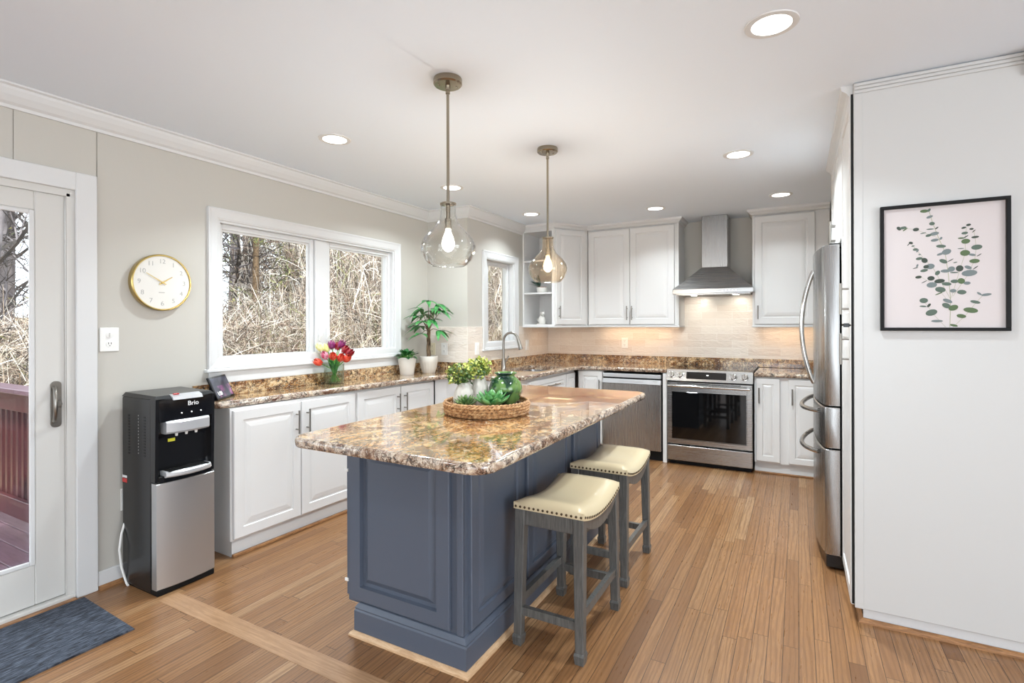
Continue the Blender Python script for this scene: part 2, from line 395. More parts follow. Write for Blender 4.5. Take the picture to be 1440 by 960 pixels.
def slab(name, poly, z0, z1, m, parent=None, hole=None, er=.012):
    """countertop with an eased edge; poly counter-clockwise; material 0 top, 1 edge"""
    bm = new(); prof = [(er * 1.2, z0), (er * .35, z0 + er * .3), (0, z0 + er), (0, z1 - er), (er * .35, z1 - er * .3), (er * 1.2, z1)]
    loops = [[bm.verts.new((x, y, z)) for x, y in (offset_poly(poly, d) if d else poly)] for d, z in prof]
    n = len(poly)
    for a, b in zip(loops, loops[1:]):
        for k in range(n):
            f = bm.faces.new((a[k], a[(k + 1) % n], b[(k + 1) % n], b[k])); f.material_index = 1; f.smooth = True
    for lp, z in ((loops[-1], z1), (loops[0], z0)):
        es = [bm.edges.get((lp[k], lp[(k + 1) % n])) for k in range(n)]
        if hole:
            h = [bm.verts.new((x, y, z)) for x, y in hole]; nh = len(h)
            es += [bm.edges.new((h[k], h[(k + 1) % nh])) for k in range(nh)]
            if z == z1: ht = h
            else: hb = h
        bmesh.ops.triangle_fill(bm, use_beauty=True, use_dissolve=False, edges=es)
    if hole:
        for k in range(len(ht)): bm.faces.new((ht[k], hb[k], hb[(k + 1) % len(ht)], ht[(k + 1) % len(ht)])).material_index = 1
    return obj(name, bm, m, parent)
def rrect(x0, x1, y0, y1, r, n=6):
    out = []
    for cx, cy, a0 in ((x1 - r, y0 + r, -90), (x1 - r, y1 - r, 0), (x0 + r, y1 - r, 90), (x0 + r, y0 + r, 180)):
        for k in range(n + 1):
            a = R_(a0 + 90 * k / n); out.append((cx + r * math.cos(a), cy + r * math.sin(a)))
    return out
def text_mesh(name, s, size, m, parent, loc, rot, depth=.0006, align='CENTER'):
    cu = bpy.data.curves.new(name, 'FONT'); cu.body = s; cu.size = size; cu.extrude = depth; cu.align_x = align; cu.align_y = 'CENTER'; cu.resolution_u = 3
    tmp = bpy.data.objects.new('tmp', cu); COL.objects.link(tmp)
    bpy.context.view_layer.update()
    me = bpy.data.meshes.new_from_object(tmp.evaluated_get(bpy.context.evaluated_depsgraph_get()))
    bpy.data.objects.remove(tmp); me.materials.clear(); me.materials.append(M[m]); me.name = name
    o = bpy.data.objects.new(name, me); COL.objects.link(o); o.parent = parent; o.location = loc; o.rotation_euler = rot; return o
def leaf(bm, p, d, up, L, wd, droop=.2, cup=.15, mi=0, n=5, tip=1.0):
    """a pointed oval leaf growing from p along d"""
    p = Vector(p); d = Vector(d).normalized(); up = Vector(up); s = d.cross(up)
    if s.length < .01: s = d.cross(Vector((1, .3, 0)))
    s.normalize(); u = s.cross(d).normalized(); rows = []
    for i in range(n + 1):
        q = i / n; w_ = wd * .5 * (math.sin(PI * (q ** (.75 * tip))) if 0 < i < n else .06)
        c_ = p + d * (L * q) - Vector((0, 0, 1)) * (droop * L * q * q)
        rows.append([bm.verts.new(c_ - s * w_ + u * (cup * w_)), bm.verts.new(c_), bm.verts.new(c_ + s * w_ + u * (cup * w_))])
    for a, b in zip(rows, rows[1:]):
        for k in range(2):
            f = bm.faces.new((a[k], a[k + 1], b[k + 1], b[k])); f.material_index = mi; f.smooth = True
# =================================================================== the room shell
ZC = 2.45; XL = -3.166; XS = -2.705; YR = 4.078; YB = 5.87; XR = .95; YP = 2.832
bm = new(); box(bm, XL, 4.0, -3.5, YB, -.06, 0); struct('floor', bm, 'oak_floor', 'honey oak strip floor')
bm = new(); box(bm, XL - .15, 4.05, -3.55, YB + .15, ZC, ZC + .08); struct('ceiling', bm, 'ceiling_paint', 'smooth white ceiling')
bm = new(); box(bm, -2.77, -1.0, 1.42, 1.515, -.01, .0012); struct('trim_1', bm, 'oak_border', 'wide oak board crossing the strip floor')
# left wall: door opening y -.62..1.24, window opening y 1.975..3.59
bm = new(); xo = XL - .15
def lw(y0, y1, z0, z1): box(bm, xo, XL, y0, y1, z0, z1)
lw(-3.5, -.62, 0, ZC); lw(-.62, 1.0065, 2.03, ZC); lw(1.0105, 1.3335, 2.03, ZC); lw(1.24, 1.3335, 0, 2.03)
lw(1.3375, 1.975, 0, ZC); lw(1.975, 3.59, 0, 1.10); lw(1.975, 3.59, 2.012, ZC); lw(3.59, YR + .02, 0, ZC)
box(bm, xo, XL - .006, 1.0, 1.34, 2.03, ZC); box(bm, xo, XL - .006, 1.33, 1.34, 0, 2.2)
struct('wall_left', bm, 'wall_paint', 'greige wall with the glass door and wide window')
bm = new(); box(bm, xo, XS, YR, YR + .13, 0, ZC); struct('wall_return', bm, 'wall_paint', 'short greige wall behind the money tree')
bm = new()
for q in ((YR + .13, 4.41, 0, ZC), (4.985, YB + .15, 0, ZC), (4.41, 4.985, 0, 1.125), (4.41, 4.985, 2.02, ZC)): box(bm, XS - .15, XS, *q)
struct('wall_sink', bm, 'wall_paint', 'greige wall with the narrow window above the sink')
bm = new(); box(bm, XS, XR + .12, YB, YB + .15, 0, ZC); struct('wall_back', bm, 'wall_paint', 'greige wall behind the range hood')
bm = new(); box(bm, XR, XR + .12, YP + .02, YB, 0, ZC); struct('wall_right', bm, 'wall_paint')
bm = new(); box(bm, XR, 4.0, YP, YP + .02, 0, ZC); box(bm, XR + .12, 4.0, YP + .02, YP + .12, 0, ZC); struct('wall_right_front', bm, 'panel_paint')
bm = new(); box(bm, XL - .15, -1.8, -3.55, -3.42, 0, ZC); box(bm, 3.0, 4.0, -3.55, -3.42, 0, ZC); box(bm, -1.8, 3.0, -3.55, -3.42, 0, .45); box(bm, -1.8, 3.0, -3.55, -3.42, 2.4, ZC); struct('wall_rear', bm, 'wall_paint')
bm = new(); box(bm, 3.92, 4.05, -3.42, -2.35, 0, ZC); box(bm, 3.92, 4.05, 1.15, YP, 0, ZC); box(bm, 3.92, 4.05, -2.35, 1.15, 0, .45); box(bm, 3.92, 4.05, -2.35, 1.15, 2.4, ZC); struct('wall_side', bm, 'wall_paint')

# crown mouldings
CP = [(0, 2.352), (.012, 2.352), (.016, 2.366), (.03, 2.376), (.05, 2.402), (.062, 2.424), (.066, 2.436), (.078, 2.442), (.078, ZC), (0, ZC)]
def sweep(bm, path, prof, side=1, mi=0):
    """path: xy corners; profile (out, z) pushed to the right of travel"""
    n = len(path); rows = []
    for i in range(n):
        p = Vector(path[i]); a = (Vector(path[i]) - Vector(path[i - 1])).normalized() if i else None; b = (Vector(path[i + 1]) - Vector(path[i])).normalized() if i < n - 1 else None
        na = Vector((a.y, -a.x)) if a else None; nb = Vector((b.y, -b.x)) if b else None
        if a is None: m_ = nb
        elif b is None: m_ = na
        else: m_ = (na + nb) / (1 + na.dot(nb))
        rows.append([bm.verts.new((p.x + m_.x * o, p.y + m_.y * o, z)) for o, z in prof])
    for r0, r1 in zip(rows, rows[1:]):
        for k in range(len(prof)): bm.faces.new((r0[k], r1[k], r1[(k + 1) % len(prof)], r0[(k + 1) % len(prof)])).material_index = mi
    bm.faces.new(rows[0]); bm.faces.new(rows[-1][::-1])
bm = new(); sweep(bm, [(XL, -3.4), (XL, YR), (XS, YR), (XS, 5.172)], CP); struct('trim_2', bm, 'trim_paint', 'white crown moulding along the window wall')
bm = new(); sweep(bm, [(.80, YP), (3.9, YP)], CP); struct('trim_3', bm, 'trim_paint', 'white crown moulding at the right edge')
bm = new()
for z in (2.398, 2.414, 2.430): box(bm, .226, .80, YP - .006, YP - .001, z, z + .014, .003, 2)
struct('trim_4', bm, 'panel_paint', 'thin ribbed moulding at the top of the white panel')
# baseboard and shoe
bm = new(); box(bm, XL, XL + .014, 1.332, 1.86, 0, .092, .003); struct('baseboard_left', bm, 'trim_paint')
SH = [(0, 0), (.018, 0), (.017, .008), (.012, .015), (.004, .02), (0, .02)]
bm = new(); sweep(bm, [(XL + .014, 1.332), (XL + .014, 1.86)], SH); struct('trim_5', bm, 'oak_trim', 'oak shoe moulding behind the water cooler')

# =================================================================== sliding glass door
D = thing('door_1', 'white sliding glass patio door onto the deck', None, (XL, 0, 0), kind='structure')
bm = new()
box(bm, 0, .02, 1.24, 1.33, 0, 2.12, .003); box(bm, 0, .02, -.71, 1.24, 2.03, 2.12, .003); box(bm, 0, .02, -.71, -.62, 0, 2.03, .003)
obj('casing', bm, 'trim_paint', D)
bm = new(); box(bm, -.13, 0, 1.222, 1.24, 0, 2.03); box(bm, -.13, 0, -.62, 1.222, 2.01, 2.03); box(bm, -.13, 0, -.62, -.60, 0, 2.01)
box(bm, -.012, 0, 1.208, 1.222, 0, 2.01); box(bm, -.012, 0, -.6, 1.222, 1.996, 2.01); obj('jamb', bm, 'door_paint', D)
bm = new(); box(bm, -.14, .012, -.62, 1.24, 0, .026, .004); obj('threshold', bm, 'door_paint', D)
bm = new(); box(bm, .012, .045, -.70, 1.235, 0, .012, .004); obj('sill_strip', bm, 'oak_trim', D)
def leafdoor(y0, y1, x0, x1):
    bm = new()
    box(bm, x0, x1, y1 - .118, y1, .03, 2.0, .004); box(bm, x0, x1, y0, y0 + .118, .03, 2.0, .004)
    box(bm, x0, x1, y0 + .118, y1 - .118, .03, .222, .004); box(bm, x0, x1, y0 + .118, y1 - .118, 1.907, 2.0, .004)
    p = obj('sash', bm, 'door_paint', D)
    bm = new(); a, b, c_, d_ = y0 + .118, y1 - .118, .222, 1.907; xb = x1 + .004
    for q in ((a, a + .02, c_, d_), (b - .02, b, c_, d_), (a + .02, b - .02, c_, c_ + .02), (a + .02, b - .02, d_ - .02, d_)): box(bm, x1 - .01, xb, *q, .003)
    obj('glazing_bead', bm, 'trim_paint', p)
    bm = new(); box(bm, (x0 + x1) / 2 - .004, (x0 + x1) / 2 + .004, y0 + .118, y1 - .118, .222, 1.907); obj('glass', bm, 'window_glass', p)
    return p
pan = leafdoor(.30, 1.208, -.062, -.018); leafdoor(-.60, .36, -.115, -.07)
bm = new(); ps = rrect(1.148, 1.190, .862, 1.086, .018)
f = bm.faces.new([bm.verts.new((-.017, y, z)) for y, z in ps]); r = bmesh.ops.extrude_face_region(bm, geom=[f]); bmesh.ops.translate(bm, verts=[v for v in r['geom'] if isinstance(v, bmesh.types.BMVert)], vec=(.008, 0, 0))
hp = obj('handle', bm, 'nickel', pan)
bm = new(); pts = []
for k in range(13):
    a = PI * k / 12; pts.append((-.010 + .052 * math.sin(a), 1.162 - .014 * math.sin(a), .974 + .083 * math.cos(a)))
tube(bm, pts, .0085, 10); obj('grip', bm, 'nickel', hp, True)
bm = new(); cyl(bm, (-.01, 1.178, .975), (.004, 1.178, .975), .011, 14); box(bm, .004, .018, 1.174, 1.182, .957, .995, .003); obj('thumb_latch', bm, 'nickel', hp, True)
tag(D, 'white sliding glass patio door onto the deck')

# =================================================================== windows
def sash(parent, xg, y0, y1, z0, z1, w=.034):
    bm = new(); x0, x1 = xg - .02, xg + .02
    box(bm, x0, x1, y0 - w, y0, z0 - w, z1 + w, .004); box(bm, x0, x1, y1, y1 + w, z0 - w, z1 + w, .004)
    box(bm, x0, x1, y0, y1, z0 - w, z0, .004); box(bm, x0, x1, y0, y1, z1, z1 + w, .004)
    for q in ((y0, y0 + .012, z0, z1), (y1 - .012, y1, z0, z1), (y0 + .012, y1 - .012, z0, z0 + .012), (y0 + .012, y1 - .012, z1 - .012, z1)): box(bm, xg - .012, xg + .006, *q)
    s_ = obj('sash', bm, 'trim_paint', parent)
    bm = new(); box(bm, xg - .004, xg + .002, y0 + .011, y1 - .011, z0 + .011, z1 - .011); obj('glass', bm, 'window_glass', s_); return s_
def casing(parent, x, y0, y1, z0, z1, w):
    bm = new()
    pr = [(0, 0), (0, .022), (.006, .024), (.02, .019), (w - .012, .015), (w - .004, .011), (w, .010), (w, 0)]
    # mitred frame: profile (inset, out)
    loops = []
    for ins, out in pr: loops.append([bm.verts.new((x + out, *p)) for p in ((y0 + ins, z0 + ins), (y1 - ins, z0 + ins), (y1 - ins, z1 - ins), (y0 + ins, z1 - ins))])
    for a, b in zip(loops, loops[1:] + loops[:1]):
        for k in range(4): bm.faces.new((a[k], a[(k + 1) % 4], b[(k + 1) % 4], b[k]))
    return obj('casing', bm, 'trim_paint', parent)
def crank(parent, x, y, z, s=1):
    bm = new(); box(bm, x - .01, x + .02, y - .055, y + .045, z - .012, z + .014, .006, 2); tube(bm, [(x + .02, y - .03, z + .012), (x + .036, y, z + .02), (x + .03, y + .06 * s, z + .006)], [.006, .007, .008], 8)
    return obj('crank_handle', bm, 'white_plastic', parent, True)
w1 = thing('window_1', 'wide white two pane casement window over the tulips', None, (0, 0, 0), kind='structure')
casing(w1, XL, 1.905, 3.66, 1.088, 2.084, .07)
bm = new(); box(bm, XL - .12, XL, 1.975, 1.990, 1.10, 2.012); box(bm, XL - .12, XL, 3.577, 3.59, 1.10, 2.012); box(bm, XL - .12, XL, 1.99, 3.577, 1.10, 1.114); box(bm, XL - .12, XL, 1.99, 3.577, 1.999, 2.012)
box(bm, XL - .09, XL - .02, 2.742, 2.856, 1.114, 1.999, .004); obj('jamb', bm, 'trim_paint', w1)
s1 = sash(w1, XL - .055, 2.025, 2.706, 1.148, 1.965); s2 = sash(w1, XL - .055, 2.892, 3.553, 1.148, 1.965)
crank(s1, XL - .03, 2.20, 1.125, 1); crank(s2, XL - .03, 3.36, 1.125, -1)
for yy in (2.775, 2.85):
    bm = new(); box(bm, XL - .02, XL - .008, yy - .008, yy + .008, 1.235, 1.335, .005, 2); tube(bm, [(XL - .01, yy, 1.25), (XL + .012, yy - .006, 1.28), (XL + .008, yy - .01, 1.335)], [.006, .007, .005], 8)
    obj('sash_lock', bm, 'white_plastic', w1, True)
bm = new(); box(bm, XL, XL + .034, 1.885, 3.68, 1.068, 1.088, .005, 2); box(bm, XL, XL + .014, 1.91, 3.655, .996, 1.068, .003); obj('sill', bm, 'trim_paint', w1)
w2 = thing('window_2', 'narrow white window above the sink', None, (0, 0, 0), kind='structure')
casing(w2, XS, 4.335, 5.06, 1.112, 2.085, .075)
bm = new(); box(bm, XS - .13, XS, 4.41, 4.424, 1.125, 2.02); box(bm, XS - .13, XS, 4.971, 4.985, 1.125, 2.02); box(bm, XS - .13, XS, 4.424, 4.971, 1.125, 1.14); box(bm, XS - .13, XS, 4.424, 4.971, 2.005, 2.02); obj('jamb', bm, 'trim_paint', w2)
s3 = sash(w2, XS - .065, 4.53, 4.93, 1.172, 1.968, .03)
crank(s3, XS - .03, 4.80, 1.15, -1)
bm = new(); box(bm, XS, XS + .03, 4.325, 5.07, 1.095, 1.112, .005, 2); obj('sill', bm, 'trim_paint', w2)

# =================================================================== counters, granite upstands, tiles
front = [(-2.93, 1.812), (-2.905, 1.83), (-2.83, 2.77), (-2.775, 3.52), (-2.745, 3.66), (-2.69, 3.745), (-2.61, 3.778), (-2.33, 3.79), (-2.20, 3.82), (-2.11, 3.885), (-2.06, 3.97), (-2.045, 4.06), (-2.045, 5.08), (-2.02, 5.165), (-1.95, 5.205), (-1.126, 5.205)]
poly = front + [(-1.126, YB - .002), (XS + .002, YB - .002), (XS + .002, YR - .002), (XL + .002, YR - .002), (XL + .002, 1.812)]
ct = thing('countertop', 'brown speckled granite countertop running under the windows to the range', 'countertop')
slab('stone_slab', poly, .875, .915, ('granite_counter', 'granite_edge'), ct, hole=rrect(-2.52, -2.12, 4.40, 5.02, .04, 4)[::-1])
bm = new(); box(bm, XL + .001, XL + .02, 1.815, YR - .001, .915, .996, .002); box(bm, XL + .02, XS + .02, YR - .02, YR - .001, .915, 1.0, .002)
box(bm, XS + .001, XS + .02, YR - .001, YB - .02, .915, 1.0, .002); box(bm, XS + .001, -1.126, YB - .02, YB - .001, .915, 1.0, .002)
obj('upstand', bm, 'granite_counter', ct)
ct2 = thing('countertop', 'short granite countertop between the range and the refrigerator', 'countertop')
slab('stone_slab', [(-.352, 5.205), (XR - .002, 5.205), (XR - .002, YB - .002), (-.352, YB - .002)], .875, .915, ('granite_counter', 'granite_edge'), ct2)
bm = new(); box(bm, -1.125, XR - .002, YB - .02, YB - .001, .917, 1.0, .002); obj('upstand', bm, 'granite_counter', ct2)
bm = new(); box(bm, XL + .001, XS + .007, YR - .007, YR - .0005, 1.0, 1.338); struct('backsplash_tile', bm, 'tile_back', 'glossy tiles behind the money tree')
bm = new()
for q in ((YR - .0005, 4.334, 1.0, 1.338), (4.334, 5.061, 1.0, 1.094), (5.061, YB - .007, 1.0, 1.338)): box(bm, XS + .0005, XS + .007, *q)
struct('backsplash_tile', bm, 'tile_side', 'glossy tiles around the sink window')
bm = new(); box(bm, XS + .007, XR, YB - .007, YB - .0005, 1.0, 1.345); box(bm, -1.11, -.36, YB - .007, YB - .0005, 1.345, 1.70); struct('backsplash_tile', bm, 'tile_back', 'glossy tiles behind the range')

# =================================================================== base cabinets on the left
ROT = R_(90 - 1.6)
def left_cab(lab, y0, doors, handles, w, first=False):
    x0 = -2.868 + (y0 - 1.87) * math.tan(R_(1.6))
    c = thing('base_cabinet', lab, 'cabinet', (x0, y0, 0), ROT)
    bm = new(); box(bm, 0, w, .021, .275, .10, .872); box(bm, .02, w, .05, .275, .0, .10); obj('carcass', bm, 'cabinet_paint', c)
    bm = new(); box(bm, .018, w, .036, .05, .018, .10); obj('toe_kick', bm, 'trim_paint', c)
    bm = new(); box(bm, .016, w, .014, .036, 0, .02, .006, 2); obj('shoe_moulding', bm, 'oak_trim', c)
    for (a, b), hx in zip(doors, handles): door(c, a, b, .112, .858, 0, .058, handle=hx, hz=(.655, .805))
    return c
left_cab('white two door base cabinet beside the water cooler', 1.87, [(.012, .468), (.474, .935)], [.43, .512], .945)
left_cab('white two door base cabinet below the potted plants', 2.817, [(.012, .468), (.474, .895)], [.43, .512], .90)
sc = thing('base_cabinet', 'white sink base cabinet jutting out below the faucet', 'cabinet')
bm = new(); prof_ = [(-2.815, 3.724), (-2.74, 3.79), (-2.64, 3.825), (-2.32, 3.83), (-2.22, 3.86), (-2.13, 3.93), (-2.10, 4.02), (-2.10, 5.22), (-2.70, 5.22), (-2.70, YR - .005), (-2.815, YR - .005)]
lo = [bm.verts.new((x, y, .10)) for x, y in prof_]; hi = [bm.verts.new((x, y, .872)) for x, y in prof_]
bm.faces.new(lo[::-1])
for k in range(len(lo)): bm.faces.new((lo[k], lo[(k + 1) % len(lo)], hi[(k + 1) % len(hi)], hi[k]))
obj('carcass', bm, 'cabinet_paint', sc)
bm = new(); box(bm, -2.66, -2.17, 3.92, 5.2, 0, .10); obj('toe_kick', bm, 'trim_paint', sc)
def side_front(name, y0, y1, z0, z1, handle=None, hv=None):
    bm = new(); raised(bm, y0, y1, z0, z1, 0, .02, .045, .03); o = obj(name, bm, 'cabinet_paint', sc, loc=(-2.08, 0, 0), rotz=R_(90))
    if handle: bar_handle(o, handle[0], handle[1], handle[2], 0, horiz=True)
    if hv: bar_handle(o, hv[0], hv[1], hv[2], 0)
    return o
side_front('drawer', 4.125, 4.955, .69, .845, (.775, 4.46, 4.73)); side_front('door', 4.125, 4.537, .112, .68, None, (4.50, .50, .65)); side_front('door', 4.543, 4.955, .112, .68, None, (4.58, .50, .65))
side_front('filler_panel', 4.975, 5.195, .112, .845)

# back run
def back_cab(lab, x0, x1, doors, handles, toe=True):
    c = thing('base_cabinet', lab, 'cabinet', (x0, 5.225, 0), 0); w = x1 - x0
    bm = new(); box(bm, 0, w, .021, .60, .10, .872); obj('carcass', bm, 'cabinet_paint', c)
    if toe:
        bm = new(); box(bm, 0, w, .05, .07, .014, .10); obj('toe_kick', bm, 'trim_paint', c)
        bm = new(); box(bm, .0, w, .032, .05, 0, .016, .005, 2); obj('shoe_moulding', bm, 'oak_trim', c)
    for (a, b), hx in zip(doors, handles): door(c, a - x0, b - x0, .115, .862, 0, .05, handle=hx - x0, hz=(.64, .78), rise=.03)
    return c
back_cab('small white corner base cabinet left of the dishwasher', -2.065, -1.783, [(-2.05, -1.79)], [-1.815], False)
back_cab('white two door base cabinet between the range and the refrigerator', -.350, .90, [(-.335, -.142), (-.075, .195)], [-.31, -.045])
bm = new(); box(bm, -1.166, -1.128, 5.215, 5.80, 0, .872); tag(obj('filler_panel', bm, 'cabinet_paint'), 'narrow white filler panel between the dishwasher and the range', 'panel')

# =================================================================== upper cabinets
uc = thing('wall_cabinet', 'white two door wall cabinet left of the range hood', 'cabinet', (-2.062, 5.53, 0))
bm = new(); box(bm, 0, .985, .021, YB - .008 - 5.53, 1.338, 2.405); obj('carcass', bm, 'cabinet_paint', uc)
door(uc, .012, .476, 1.352, 2.385, 0, .062, handle=.452, hz=(1.40, 1.55)); door(uc, .480, .944, 1.352, 2.385, 0, .062, handle=.506, hz=(1.40, 1.55))
bm = new(); box(bm, -.0, 1.0, -.004, .30, 1.322, 1.338, .004); obj('light_rail', bm, 'trim_paint', uc)
UCP = [(0, 2.40), (.012, 2.40), (.02, 2.415), (.04, 2.43), (.045, ZC), (0, ZC)]
bm = new(); sweep(bm, [(.0, .0), (.985, .0), (.985, .33)], UCP); obj('crown', bm, 'trim_paint', uc)
bm = new(); box(bm, .1, .9, .17, .21, 1.322, 1.3375, .003); obj('light_bar', bm, 'white_plastic', uc)
area('under_cabinet_light', (-1.57, 5.72, 1.318), (0, .25, -1), .8, .04, 1.6, (1, .68, .42), None)
uc2 = thing('wall_cabinet', 'white one door wall cabinet between the hood and the refrigerator', 'cabinet', (-.385, 5.53, 0))
bm = new(); box(bm, 0, .64, .021, YB - .008 - 5.53, 1.338, 2.405); obj('carcass', bm, 'cabinet_paint', uc2)
door(uc2, .02, .525, 1.352, 2.385, 0, .062, handle=.05, hz=(1.40, 1.53))
bm = new(); box(bm, -.005, .64, -.004, .30, 1.322, 1.338, .004); obj('light_rail', bm, 'trim_paint', uc2)
bm = new(); sweep(bm, [(0, .33), (0, 0), (.64, 0)], UCP); obj('crown', bm, 'trim_paint', uc2)
bm = new(); box(bm, .05, .55, .17, .21, 1.322, 1.3375, .003); obj('light_bar', bm, 'white_plastic', uc2)
area('under_cabinet_light', (-.08, 5.72, 1.318), (0, .25, -1), .5, .04, .9, (1, .68, .42), None)
# corner unit: open shelves on its near end, one slanted door
cu = thing('corner_cabinet', 'white corner wall cabinet with open end shelves and one slanted door', 'cabinet', (0, 0, 0))
A = Vector((-2.315, 5.19)); B = Vector((-2.068, 5.535)); dv = (B - A).normalized(); ang = math.atan2(dv.y, dv.x); Ld = (B - A).length
bm = new(); pl = [(-2.345, 5.19), (-2.315, 5.192), (-2.066, 5.537), (-2.066, YB - .008), (-2.345, YB - .008)]
lo = [bm.verts.new((x, y, 1.338)) for x, y in pl]; hi = [bm.verts.new((x, y, 2.405)) for x, y in pl]
bm.faces.new(lo[::-1]); bm.faces.new(hi)
for k in range(5): bm.faces.new((lo[k], lo[(k + 1) % 5], hi[(k + 1) % 5], hi[k]))
obj('carcass', bm, 'cabinet_paint', cu)
bm = new(); raised(bm, .012, Ld - .03, 1.352, 2.385, 0, .018, .055, .03)
nrm = Vector((dv.y, -dv.x)); o_ = A + nrm * .02
cd = obj('door', bm, 'cabinet_paint', cu, loc=(o_.x, o_.y, 0), rotz=ang); bar_handle(cd, .045, 1.42, 1.555, 0)
bm = new()
box(bm, -2.703, -2.685, 5.19, 5.60, 1.338, 2.405); box(bm, -2.685, -2.345, 5.585, 5.60, 1.338, 2.405)   # wall side and back of the open end
box(bm, -2.685, -2.345, 5.19, 5.585, 2.375, 2.405)
obj('shelf_housing', bm, 'cabinet_paint', cu)
for z in (1.339, 1.690, 2.046):
    bm = new(); pts = [(-2.685, 5.583), (-2.685, 5.20)] + [(-2.685 + .34 * math.sin(a), 5.20 - .02 * math.sin(a * 2)) for a in [R_(9 * k) for k in range(1, 11)]] + [(-2.345, 5.583)]
    f = bm.faces.new([bm.verts.new((x, y, z)) for x, y in pts]); r = bmesh.ops.extrude_face_region(bm, geom=[f]); bmesh.ops.translate(bm, verts=[v for v in r['geom'] if isinstance(v, bmesh.types.BMVert)], vec=(0, 0, .016))
    obj('shelf', bm, 'cabinet_paint', cu)
bm = new(); pl2 = [(-2.703, 5.175), (-2.315, 5.172), (-2.045, 5.52), (-2.07, 5.86), (-2.703, 5.86)]
lo = [bm.verts.new((x, y, 1.322)) for x, y in pl2]; hi = [bm.verts.new((x, y, 1.338)) for x, y in pl2]
bm.faces.new(lo[::-1]); bm.faces.new(hi)
for k in range(5): bm.faces.new((lo[k], lo[(k + 1) % 5], hi[(k + 1) % 5], hi[k]))
obj('light_rail', bm, 'trim_paint', cu)
bm = new(); sweep(bm, [(-2.703, 5.175), (-2.315, 5.175), (-2.066, 5.53)], UCP); obj('crown', bm, 'trim_paint', cu)
area('under_cabinet_light', (-2.42, 5.55, 1.318), (0, .1, -1), .3, .3, 1.0, (1, .68, .42), None)

# =================================================================== tall pantry, cabinet above the refrigerator
pc = thing('pantry_cabinet', 'tall white pantry cabinet with a flat end panel under the botanical print', 'cabinet')
bm = new(); box(bm, .224, XR - .001, YP, YP + .02, .068, ZC - .002, .002); obj('end_panel', bm, 'panel_paint', pc)
bm = new(); box(bm, .258, XR, YP + .022, YP + .034, .015, .075); box(bm, .262, XR, YP + .034, 3.34, .0, .075); obj('plinth', bm, 'trim_paint', pc)
bm = new(); sweep(bm, [(.258, 3.34), (.258, YP + .020), (XR, YP + .020)], [(0, 0), (.018, 0), (.017, .008), (.012, .015), (.004, .02), (0, .02)]); obj('shoe_moulding', bm, 'oak_trim', pc)
bm = new(); box(bm, .236, XR - .001, YP + .022, 3.35, .076, 2.42); obj('carcass', bm, 'cabinet_paint', pc)
def side_door(parent, xf, y0, y1, z0, z1, hy, hz0, hz1):
    bm = new(); raised(bm, 0, y1 - y0, z0, z1, 0, .02, .055, .035)
    d = obj('door', bm, 'cabinet_paint', parent, loc=(xf, y1, 0), rotz=R_(-90)); bar_handle(d, y1 - hy, hz0, hz1, 0); return d
side_door(pc, .208, YP + .004, 3.342, 1.352, 2.40, YP + .06, 1.40, 1.545); side_door(pc, .208, YP + .004, 3.342, .078, 1.345, YP + .06, 1.165, 1.31)
bm = new(); box(bm, .2135, .2225, YP - .001, YP + .003, .082, 2.40); obj('gap_shade_strip', bm, 'black_matte', pc)  # black strip drawn in for the shade of the gap beside the door
bm = new(); box(bm, .224, .258, YP - .0035, YP, .068, 2.395, .001); obj('corner_strip', bm, 'panel_paint', pc)
bm = new(); box(bm, .186, .215, YP + .05, YP + .075, 1.340, 1.358, .003); obj('door_catch', bm, 'black_plastic', pc)
oc = thing('wall_cabinet', 'white cabinet above the refrigerator with one visible handle', 'cabinet')
bm = new(); box(bm, .236, XR - .001, 3.352, 4.31, 1.815, 2.42); obj('carcass', bm, 'cabinet_paint', oc)
side_door(oc, .208, 3.355, 3.828, 1.82, 2.40, 3.80, 1.845, 1.99); side_door(oc, .208, 3.834, 4.305, 1.82, 2.40, 3.86, 1.845, 1.99)
bm = new(); sweep(bm, [(.208, 4.31), (.208, YP + .022)], [(-.03, 2.40), (.0, 2.40), (.008, 2.415), (.028, 2.43), (.032, ZC), (-.03, ZC)]); obj('crown', bm, 'trim_paint', oc)
bm = new(); box(bm, .236, XR - .001, 4.312, 4.33, 0, 2.42); obj('end_panel', bm, 'cabinet_paint', oc)
# =================================================================== dishwasher
dw = thing('dishwasher', 'stainless steel dishwasher under the granite counter left of the range', 'dishwasher', (-1.779, 5.20, 0)); WD = .609
bm = new(); box(bm, 0, WD, .03, .58, .10, .86); obj('tub', bm, 'black_matte', dw)
bm = new(); box(bm, .004, WD - .012, 0, .03, .10, .755, .005, 2); obj('door', bm, 'steel_vertical', dw)
bm = new(); hexa(bm, [(.004, -.012, .757), (WD - .012, -.012, .757), (WD - .012, .03, .757), (.004, .03, .757)], [(.004, -.004, .80), (WD - .012, -.004, .80), (WD - .012, .03, .80), (.004, .03, .80)]); hd = obj('handle', bm, 'silver_plastic', dw)
bm = new(); box(bm, .17, .425, -.0115, -.009, .778, .781); obj('key_marks', bm, 'grey_ink', hd)
bm = new(); box(bm, .52, .56, -.0105, -.007, .785, .789); obj('maker_mark', bm, 'grey_ink', hd)
bm = new(); box(bm, .004, WD - .012, .012, .03, .80, .815); obj('pull_recess', bm, 'black_matte', dw)
bm = new(); box(bm, .004, WD - .012, .0, .03, .815, .853, .004); obj('top_strip', bm, 'silver_plastic', dw)
bm = new(); box(bm, .0, WD, .05, .07, .0, .098); obj('toe_kick', bm, 'black_matte', dw)

